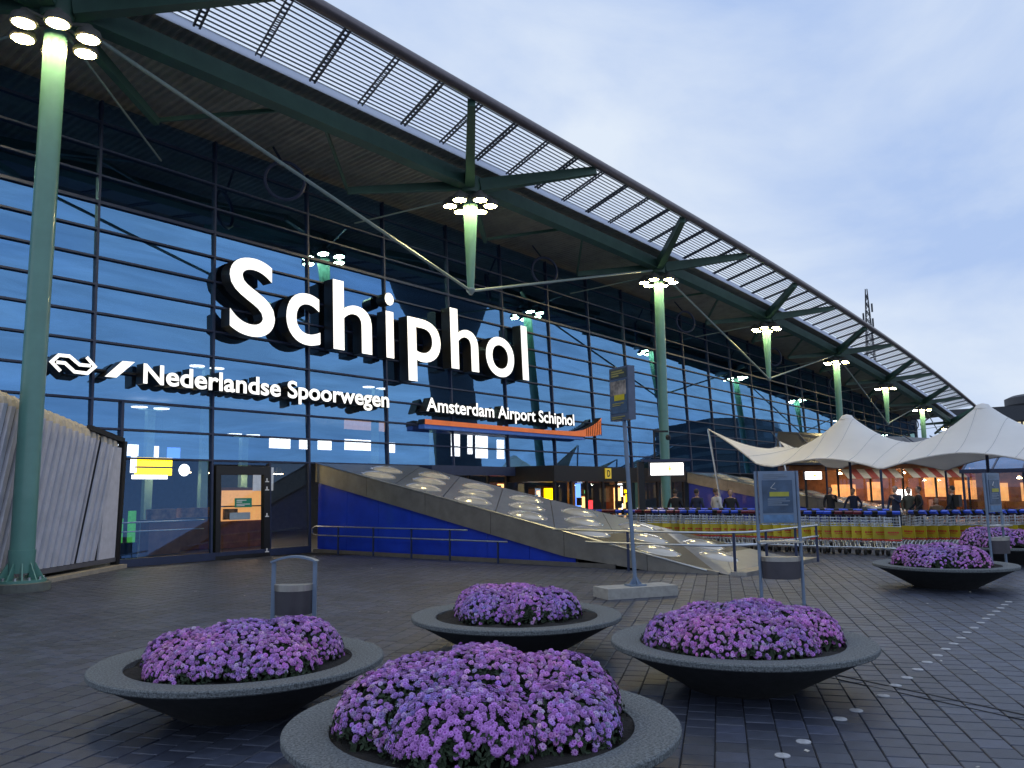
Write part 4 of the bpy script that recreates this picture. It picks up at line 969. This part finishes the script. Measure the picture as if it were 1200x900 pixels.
# far building, lattice mast
fb = thing('far_terminal_block', 'dark distant block with a lit cream window band and a rounded rooftop at right edge', 'building', (139, 15, 0))
MB().bbox(-4, 12, -26, 9.5, 0, 8.4).build('lower_storeys', m_farw, fb)
wall = MB().bbox(-4, 12, -26, 9.5, 10.9, 13.0).build('upper_storey', m_farw, fb)
MB().bbox(-3.6, 11, -25.6, 9.2, 8.4, 10.9).build('window_back', m_farw, fb)
for k in range(16):
    y = 8.9-k*1.9; MB().bbox(-3.75, -3.62, y-1.6, y, 8.6, 10.7).build('window', m_cream, fb)
MB().lathe([(6.5, 0), (6.9, .5), (6.9, 1.5), (6.0, 1.9)], c=(4, -4.5, 13.0), n=32).build('rooftop_drum', m_farw, fb, smooth=30)
lm = thing('lattice_mast', 'thin dark lattice radio mast rising behind the canopy roof', 'mast', (198, 49.8, 0))
mb = MB(); zt_, zb_ = 47.6, 0
def lw(z): return .18+1.9*(1-z/47.6)
cor = [(-1, -1), (1, -1), (1, 1), (-1, 1)]
for a_, b_ in cor: mb.tube([(a_*lw(0), b_*lw(0), 0), (a_*lw(zt_), b_*lw(zt_), zt_)], .09, 4)
mb.build('leg', m_farw, lm); mb = MB()
zz = np.linspace(24, 46.5, 13)
for z0, z1 in zip(zz[:-1], zz[1:]):
    for i in range(4):
        a_, b_ = cor[i], cor[(i+1) % 4]; mb.tube([(a_[0]*lw(z0), a_[1]*lw(z0), z0), (b_[0]*lw(z1), b_[1]*lw(z1), z1)], .06, 4); mb.tube([(b_[0]*lw(z0), b_[1]*lw(z0), z0), (a_[0]*lw(z1), a_[1]*lw(z1), z1)], .06, 4)
mb.build('bracing', m_farw, lm, kind='stuff')
for z, d_ in ((41, 1), (43, -1), (39.5, -1)): MB().box((0, d_*1.0, z), (.25, .35, 2.0)).build('antenna', m_farw, lm)
ctw = thing('control_tower', 'dark flared control tower standing across the plaza, seen mirrored in the glass', 'tower', (114.4, -60, 0))
MB().lathe([(4.6, 0), (4.2, 30), (4.4, 38), (9.5, 50), (11.5, 58), (12.5, 62), (8, 66)], n=32).build('shaft', m_farw, ctw, smooth=40)

ob_ = thing('office_block', 'curved banded office block across the plaza, seen mirrored in the far glass', 'building', (335, -75, 0))
m_band = mat('pale_facade_band', (.10, .11, .11), .6, var=.2, scale=.1); m_ogl = mat('dark_office_glass', (.012, .018, .024), .12, var=.3, scale=.15)
for k in range(9):
    for z0, z1, m_, nm_, dd in ((k*4.2, k*4.2+1.4, m_band, 'spandrel_band', 0), (k*4.2+1.4, k*4.2+4.2, m_ogl, 'window_band', .6)):
        lo_ = []; hi_ = []
        for j in range(17):
            x = -72+j*9.0; y = 9*math.sin(j*.42)-dd; 
            if k > 5 and j > 17-(k-5)*3: continue
            lo_.append((x, y)); hi_.append((x, y-22))
        lp_ = lo_+hi_[::-1]; MB().hexa([Vector((x, y, z0)) for x, y in lp_], [Vector((x, y, z1)) for x, y in lp_]).build(nm_, m_, ob_)
# ------------------------------------------------------------------ things inside the hall
def hall(name, label, cat, loc_, parts, rz=0):
    o = thing(name, label, cat, loc_, rz)
    for nm_, mb, m in parts: mb.build(nm_, m, o)
    return o
hall('departures_board', 'yellow lit departures board behind the left ground floor glass', 'sign', (13.3, 24.6, 2.66), [('board', MB().box((0, 0, 0), (1.15, .12, .55)), m_ylit), ('white_strip', MB().box((-.15, -.07, -.33), (1.1, .1, .12)), m_wlit), ('side_strip', MB().box((-.66, -.02, .05), (.14, .1, .5)), m_wlit), ('divider', MB().box((0, -.075, -.03), (1.3, .03, .05)), m_black), ('hanger', MB().box((.2, 0, .9), (.05, .05, 1.3)), m_black)])
for k, (x, z) in enumerate([(11.15, 1.0), (11.5, 1.1)]):
    hall('glow_column', ['left', 'right'][k]+' one of two green lit plant screens behind the far left ground floor glass', 'light column', (x, 22.3, 0), [('screen', MB().bbox(-.09, .09, -.05, .05, .5, 1.15+.2*k), emit('green_screen_%d' % k, (.15, .75, .12), .45, .8, 6)), ('base', MB().bbox(-.14, .14, -.1, .1, .02, .5), m_black)])
hall('station_clock', 'round white station clock behind the left ground floor glass', 'clock', (14.3, 24.6, 2.56), [('dial', MB().lathe([(.19, 0), (.19, .05)], n=24), m_wlit), ('rim', MB().lathe([(.21, -.02), (.21, .04), (.19, .045), (.19, -.02)], n=24, cap=False), m_black), ('hand', MB().box((0, .04, .052), (.02, .13, .006)), m_black), ('hour_hand', MB().box((.03, 0, .054), (.09, .02, .006)), m_black)])
COL.objects['station_clock'].rotation_euler = (R(90), 0, 0)
for k, (x, z, wd, h, m) in enumerate([(15.2, 3.45, .75, .42, m_wlit), (16.25, 3.42, .25, .42, m_wlit), (17.0, 3.4, .5, .4, m_blit), (21.9, 3.95, 1.05, .42, m_wlit), (23.2, 3.95, .5, .40, m_wlit), (24.35, 3.98, .75, .45, m_wlit), (26.4, 4.05, 1.7, .5, m_wlit), (28.5, 4.0, .5, .5, m_wlit), (33.3, 4.35, .65, 1.3, m_wlit), (34.5, 4.45, .35, 1.2, m_wlit), (35.5, 4.3, 1.0, 1.3, m_wlit), (37.2, 4.2, .6, 1.1, m_wlit)]):
    desc = ['wide white lit panel over the departures board', 'narrow white lit panel right of the wide one over the departures board', 'blue lit panel beside the white panels at left', 'white lit panel above the vestibule door', 'small white lit panel right of the door', 'white lit panel below the railway lettering', 'widest white lit strip low behind the railway lettering', 'short white lit panel left of the orange bar', 'tall white lit window below the left of the orange bar', 'narrow tall white lit window below the orange bar', 'widest tall white lit window below the orange bar', 'tall white lit window farthest right below the orange bar'][k]
    hall('wall_light_box', desc, 'light panel', (x*1.0, 30.0, z), [('light_face', MB().box((0, 0, 0), (wd, .08, h)), m), ('frame', MB().box((0, .06, 0), (wd+.06, .05, h+.06)), m_dark)])
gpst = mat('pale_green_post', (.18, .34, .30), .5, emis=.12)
for k, (x, z) in enumerate([(13.86, 4.92-.3), (15.85, 6.2), (17.42, 3.9), (23.77, 6.2), (27.3, 4.7), (45.97, 5.1)]):
    desc = ['left of the railway lettering', 'over the first word of the railway lettering', 'lowest one above the vestibule door', 'above the last word of the railway lettering', 'left of the airport name', 'right of the post sign'][k]
    hall('hall_lamp', 'pale twin disc lamp in the hall, '+desc, 'lamp', (x, 26.0, 0), [('post', MB().bbox(-.13, .13, -.1, .1, .02, z-.1), gpst), ('lamp_disc', MB().lathe([(.25, 0), (.25, .03)], c=(-.38, 0, z), n=16), m_wlit), ('lamp_disc', MB().lathe([(.25, 0), (.25, .03)], c=(.38, 0, z), n=16), m_wlit), ('arm', MB().box((0, 0, z-.05), (.8, .05, .05)), gpst)])
hall('hanging_banner', 'large red and cream picture banner behind the end of the railway lettering', 'banner', (24.1, 27, 5.05), [('cloth', MB().box((0, 0, 0), (2.3, .05, 1.15)), mat('banner_print', (.62, .34, .2), .6, var=.75, scale=1.6, emis=1.1, ecol=(.8, .42, .25))), ('rail', MB().box((0, 0, .6), (2.4, .07, .06)), m_black)])  # cloth given a glow of its own so it shows through the glass
wshop = mat('warm_goods', (.45, .24, .10), .6, var=.7, scale=4)
for k, (x, y, wd) in enumerate([(13.2, 23.6, 1.0), (14.9, 24.6, 1.3), (16.9, 25.2, 1.5)]):
    hall('shop_counter', ['timber counter seen through the vestibule door', 'timber counter right of the vestibule door', 'timber counter beside the wedge skylight end'][k], 'counter', (x, y, 0), [('body', MB().bbox(-wd/2, wd/2, 0, .5, .02, 1.0), m_wood), ('top', MB().bbox(-wd/2-.05, wd/2+.05, -.05, .55, 1.0, 1.05), m_floor), ('goods', MB().bbox(-wd/2+.1, wd/2-.1, .1, .4, 1.05, 1.35), wshop)])
for k in range(18):  # lamps added to warm the hall and entrance interior
    x, y = (14.2+1.05*k, 25.5+.6*(k % 3)) if k < 6 else (20.5+1.6*(k-6), 22.3+.9*(k % 3))
    hall('added_ceiling_lamp', 'round added warm ceiling lamp inside the hall behind the door and ramp', 'lamp', (x, y, 2.55), [('shade', MB().lathe([(.05, .25), (.22, 0), (.2, -.01)], n=14), m_house), ('glow', MB().lathe([(.18, -.03), (.18, -.012)], n=14), emit('warm_lamp_glow', (1., .70, .36), 30) if k == 0 else bpy.data.materials['warm_lamp_glow'])])['group'] = 'round added ceiling lamps inside the hall'
m_glow = emit('display_glow', (1.0, 0.52, 0.18), 3.0, 0.6, 2.5)
tints = ['amber', 'yellow', 'green', 'white', 'blue', 'red']
gm_ = [m_glow, m_ylit, emit('green_glow', (.25, 1.0, .4), 1.2), m_wlit, m_blit, emit('red_glow', (1.0, .05, .06), 2.5)]
sizes = ['low', 'tall', 'narrow', 'wide', 'short']
for k in range(20):  # glowing cabinets added to brighten and colour the dark entrance
    x = 21.1+.86*k; ti = [0, 3, 0, 2, 0, 1, 5, 0, 3, 0, 0, 1, 4, 0, 2, 5, 0, 3, 0, 1][k]; si = (k*3) % 5; hh = [1.0, 1.8, 1.5, 1.6, 1.2][si]; wd_ = [.5, .4, .2, .62, .45][si]
    hall('added_glow_cabinet', sizes[si]+' '+tints[ti]+' glow cabinet added behind the dark entrance doors, '+['first','second','third','fourth','fifth','sixth','seventh','eighth','ninth','tenth','eleventh','twelfth','thirteenth','fourteenth','fifteenth','sixteenth','seventeenth','eighteenth','nineteenth','last'][k]+' from the left', 'display', (x, 20.85+.35*(k % 4), 0), [('cabinet', MB().bbox(-wd_/2-.06, wd_/2+.06, 0, .4, .02, hh+.35), m_wood), ('lit_front', MB().bbox(-wd_/2, wd_/2, -.03, -.005, max(.3, hh-1.0), hh+.28), gm_[ti]), ('goods', MB().bbox(-wd_/2+.02, wd_/2-.05, -.12, -.035, hh-.7, hh-.35), m_black), ('shelf', MB().bbox(-wd_/2-.08, wd_/2+.08, -.08, .4, hh+.35, hh+.42), m_black)])
hall('shop_shelf', 'warm lit goods shelf glowing behind the vestibule door', 'shelf', (16.35, 24.3, 0), [('cabinet', MB().bbox(-.9, .9, 0, .4, .02, 2.0), m_wood), ('lit_back', MB().bbox(-.85, .85, -.02, -.005, .9, 1.9), m_warm), ('goods', MB().bbox(-.8, -.3, -.12, -.03, .95, 1.3), wshop), ('board', MB().bbox(-.88, .88, -.2, 0, 1.36, 1.4), m_black)])
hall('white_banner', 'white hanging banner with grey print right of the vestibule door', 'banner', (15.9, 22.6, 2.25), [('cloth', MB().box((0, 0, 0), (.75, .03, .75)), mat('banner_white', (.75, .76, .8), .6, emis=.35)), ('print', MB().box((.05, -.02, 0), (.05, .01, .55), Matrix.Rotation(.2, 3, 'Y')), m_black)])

# ------------------------------------------------------------------ people
def person(label, loc_, rz, coat, trousers, hair=None, h=1.72, arm=0.15, bag=False, sit=False, arm_up=False):
    o = thing('person', label, 'person', loc_, rz)
    k = h/1.72; hip = .92*k
    if sit: hip = .48
    V_ = [(0, 0, hip), (0, 0, hip+.22), (0, -.01, hip+.42), (0, 0, hip+.54), (0, .01, hip+.60)]; Rr = [(.15, .11), (.14, .10), (.17, .11), (.07, .06), (.055, .055)]
    E_ = [(0, 1), (1, 2), (2, 3), (3, 4)]
    def chain(st, pts, rr):
        pr = st
        for p_, r_ in zip(pts, rr): V_.append(p_); Rr.append((r_, r_)); E_.append((pr, len(V_)-1)); pr = len(V_)-1
        return pr
    hands = []
    for s_ in (-1, 1):
        if arm_up and s_ == 1: pts = [(s_*.19, 0, hip+.47), (s_*.24, -.10, hip+.22), (s_*.12, -.30, hip+.38)]
        else: pts = [(s_*.19, 0, hip+.47), (s_*(.25+arm*.2), .01, hip+.20), (s_*(.24+arm*.2), -.08-arm*.3, hip-.04)]
        chain(2, pts, [.065, .052, .04]); hands.append((Vector(pts[2]), (Vector(pts[2])-Vector(pts[1])).normalized(), s_))
        if sit: chain(0, [(s_*.10, -.12, hip), (s_*.11, -.42, hip), (s_*.11, -.44, .10), (s_*.11, -.54, .05)], [.09, .075, .055, .04])
        else: chain(0, [(s_*.09, 0, hip-.07), (s_*.10, -.02+.05*s_, hip*.53), (s_*.11, .02+.10*s_, .09), (s_*.11, -.10+.10*s_, .045)], [.095, .07, .05, .04])
    me = bpy.data.meshes.new('body'); me.from_pydata(V_, E_, [])
    ob = bpy.data.objects.new('body', me); COL.objects.link(ob)
    md = ob.modifiers.new('s', 'SKIN'); 
    for i, r_ in enumerate(Rr): me.skin_vertices[0].data[i].radius = r_
    me.skin_vertices[0].data[0].use_root = True
    ss = ob.modifiers.new('ss', 'SUBSURF'); ss.levels = 1; ss.render_levels = 1
    bpy.context.view_layer.update()
    m2 = bpy.data.meshes.new_from_object(ob.evaluated_get(bpy.context.evaluated_depsgraph_get())); bpy.data.objects.remove(ob)
    for m in (coat, trousers, m_skin, m_rubber): m2.materials.append(m)
    idx = []
    for p in m2.polygons:
        z, y = p.center.z, p.center.y
        leg = (z < hip-.02 and abs(p.center.x) < .2) or (sit and y < -.1 and z < hip+.1)
        idx.append(3 if z < .085 else 1 if leg else 2 if (z > hip+.52) else 0)
    m2.materials.clear(); 
    for m in (coat, trousers, m_skin, m_rubber): m2.materials.append(m)
    m2.polygons.foreach_set('material_index', idx); shade(m2, 80); link('body', m2, o)
    hz = hip+.72; rs = []
    mb = MB(); n = 12
    prof = [(.02, -.125), (.055, -.11), (.072, -.06), (.080, 0), (.082, .05), (.066, .10), (.02, .125)]
    mb.lathe(prof, (0, 0, hz), n)
    mb.v = [(x_, y_*1.18, z_) for x_, y_, z_ in mb.v]
    mb.hexa([Vector((-.014, -.09, hz-.02)), Vector((.014, -.09, hz-.02)), Vector((0, -.118, hz-.022))], [Vector((-.008, -.088, hz+.035)), Vector((.008, -.088, hz+.035)), Vector((0, -.094, hz+.03))])
    for s_ in (-1, 1): mb.box((s_*.083, .01, hz), (.014, .03, .055))
    mb.cur = 1
    for s_ in (-1, 1): mb.box((s_*.03, -.0935, hz+.032), (.02, .008, .010))
    mb.box((0, -.0885, hz-.055), (.045, .008, .009))
    mb.build('head', [m_skin, m_black], o, smooth=60)
    mb = MB(); mb.lathe([(.086, -.03), (.092, .03), (.086, .08), (.06, .125), (.02, .14)], (0, .012, hz), n); mb.v = [(x_, y_*1.2 if y_ > -.02 else y_*.95, z_+(.035 if (y_ < -.02 and z_ < hz+.02) else 0)) for x_, y_, z_ in mb.v]
    mb.build('hair', hair or m_hair, o, smooth=60)
    for p_, d_, s_ in hands:
        mb = MB(); q_ = p_+d_*.05; mb.bar(p_-d_*.01, q_+d_*.035, .035, .075, (1, 0, 0), .03, .08)
        sd_ = Vector((0, -1, 0)) if abs(d_.y) < .6 else Vector((0, 0, 1)); sd_ = (sd_-d_*sd_.dot(d_)).normalized(); inn = d_.cross(sd_)*s_
        for f_, ln in enumerate((.062, .072, .068, .052)):
            b_ = q_+d_*.035+sd_*(.028-.019*f_); mb.tube([b_, b_+d_*ln*.55, b_+d_*ln*.95+inn*ln*.3], [.009, .0085, .007], 5)
        b_ = q_+sd_*.035; mb.tube([b_, b_+sd_*.025+d_*.03, b_+sd_*.022+d_*.055], [.010, .009, .007], 5)
        mb.build('hand', m_skin, o)
    if bag:
        MB().box((0, .19, hip+.30), (.32, .18, .44)).build('backpack', m_black, o)
    return o
c_dark = mat('dark_jacket', (.010, .011, .016), .8); c_navy = mat('navy_jacket', (.014, .024, .06), .8); c_white = mat('white_shirt', (.55, .56, .60), .8)
c_olive = mat('olive_jacket', (.09, .085, .06), .8); c_brown = mat('brown_jacket', (.16, .10, .06), .8); c_jeans = mat('dark_jeans', (.02, .03, .05), .85); c_beige = mat('beige_trousers', (.2, .16, .11), .85)
h_grey = mat('grey_hair', (.2, .19, .18), .7); h_brown = mat('brown_hair', (.07, .04, .02), .6)
person('person in a dark jacket walking at the lit entrance sign', (28.5, 14.5, 0), R(100), c_dark, c_jeans)
person('person in a navy jacket in front of the far blue wall', (29.1, 13.9, 0), R(80), c_navy, c_jeans)
person('person in a white shirt by the far blue wall', (29.5, 13.3, 0), R(60), c_white, c_jeans, h_brown, 1.76)
person('person in a black top right of the white shirt', (29.9, 12.9, 0), R(-60), c_dark, c_dark, None, 1.66)
person('person in a dark coat in front of the white lit menu boards', (36.8, 11.3, 0), R(-70), c_dark, c_jeans, None, 1.74, arm_up=True)
person('person in a navy coat reaching towards the cafe counter', (37.3, 10.5, 0), R(-95), c_navy, c_jeans, h_brown, 1.62, .5)
person('person in a navy coat holding a hand to the face under the tent', (33.9, 8.0, 0), R(-110), c_navy, c_jeans, h_grey, 1.76, arm_up=True)
person('person in an olive jacket between two dark coats under the tent', (34.5, 7.65, 0), R(-60), c_olive, c_beige, h_brown, 1.66)
person('person in a black coat left of the tent pole', (34.2, 7.25, 0), R(-150), c_dark, c_dark, None, 1.72, .6)
person('person in a brown jacket seated low behind the trolleys', (36.0, 7.0, 0), R(-80), c_brown, c_beige, h_brown, 1.7, sit=True)
person('person in a black coat with a backpack right of the tent pole', (33.9, 6.05, 0), R(170), c_dark, c_jeans, None, 1.74, .3, True)
ch = thing('cafe_chair', 'dark cafe chair under the seated person in the brown jacket', 'chair', (36.0, 7.0, 0), R(-80))
MB().box((0, -.02, .36), (.42, .42, .04)).build('seat', m_black, ch); MB().box((0, .24, .72), (.42, .03, .4)).build('backrest', m_black, ch)
for a_ in (-.19, .19):
    for b_ in (-.2, .2): MB().bar((a_, b_, 0), (a_, b_, .34), .03, .03).build('leg', m_black, ch)
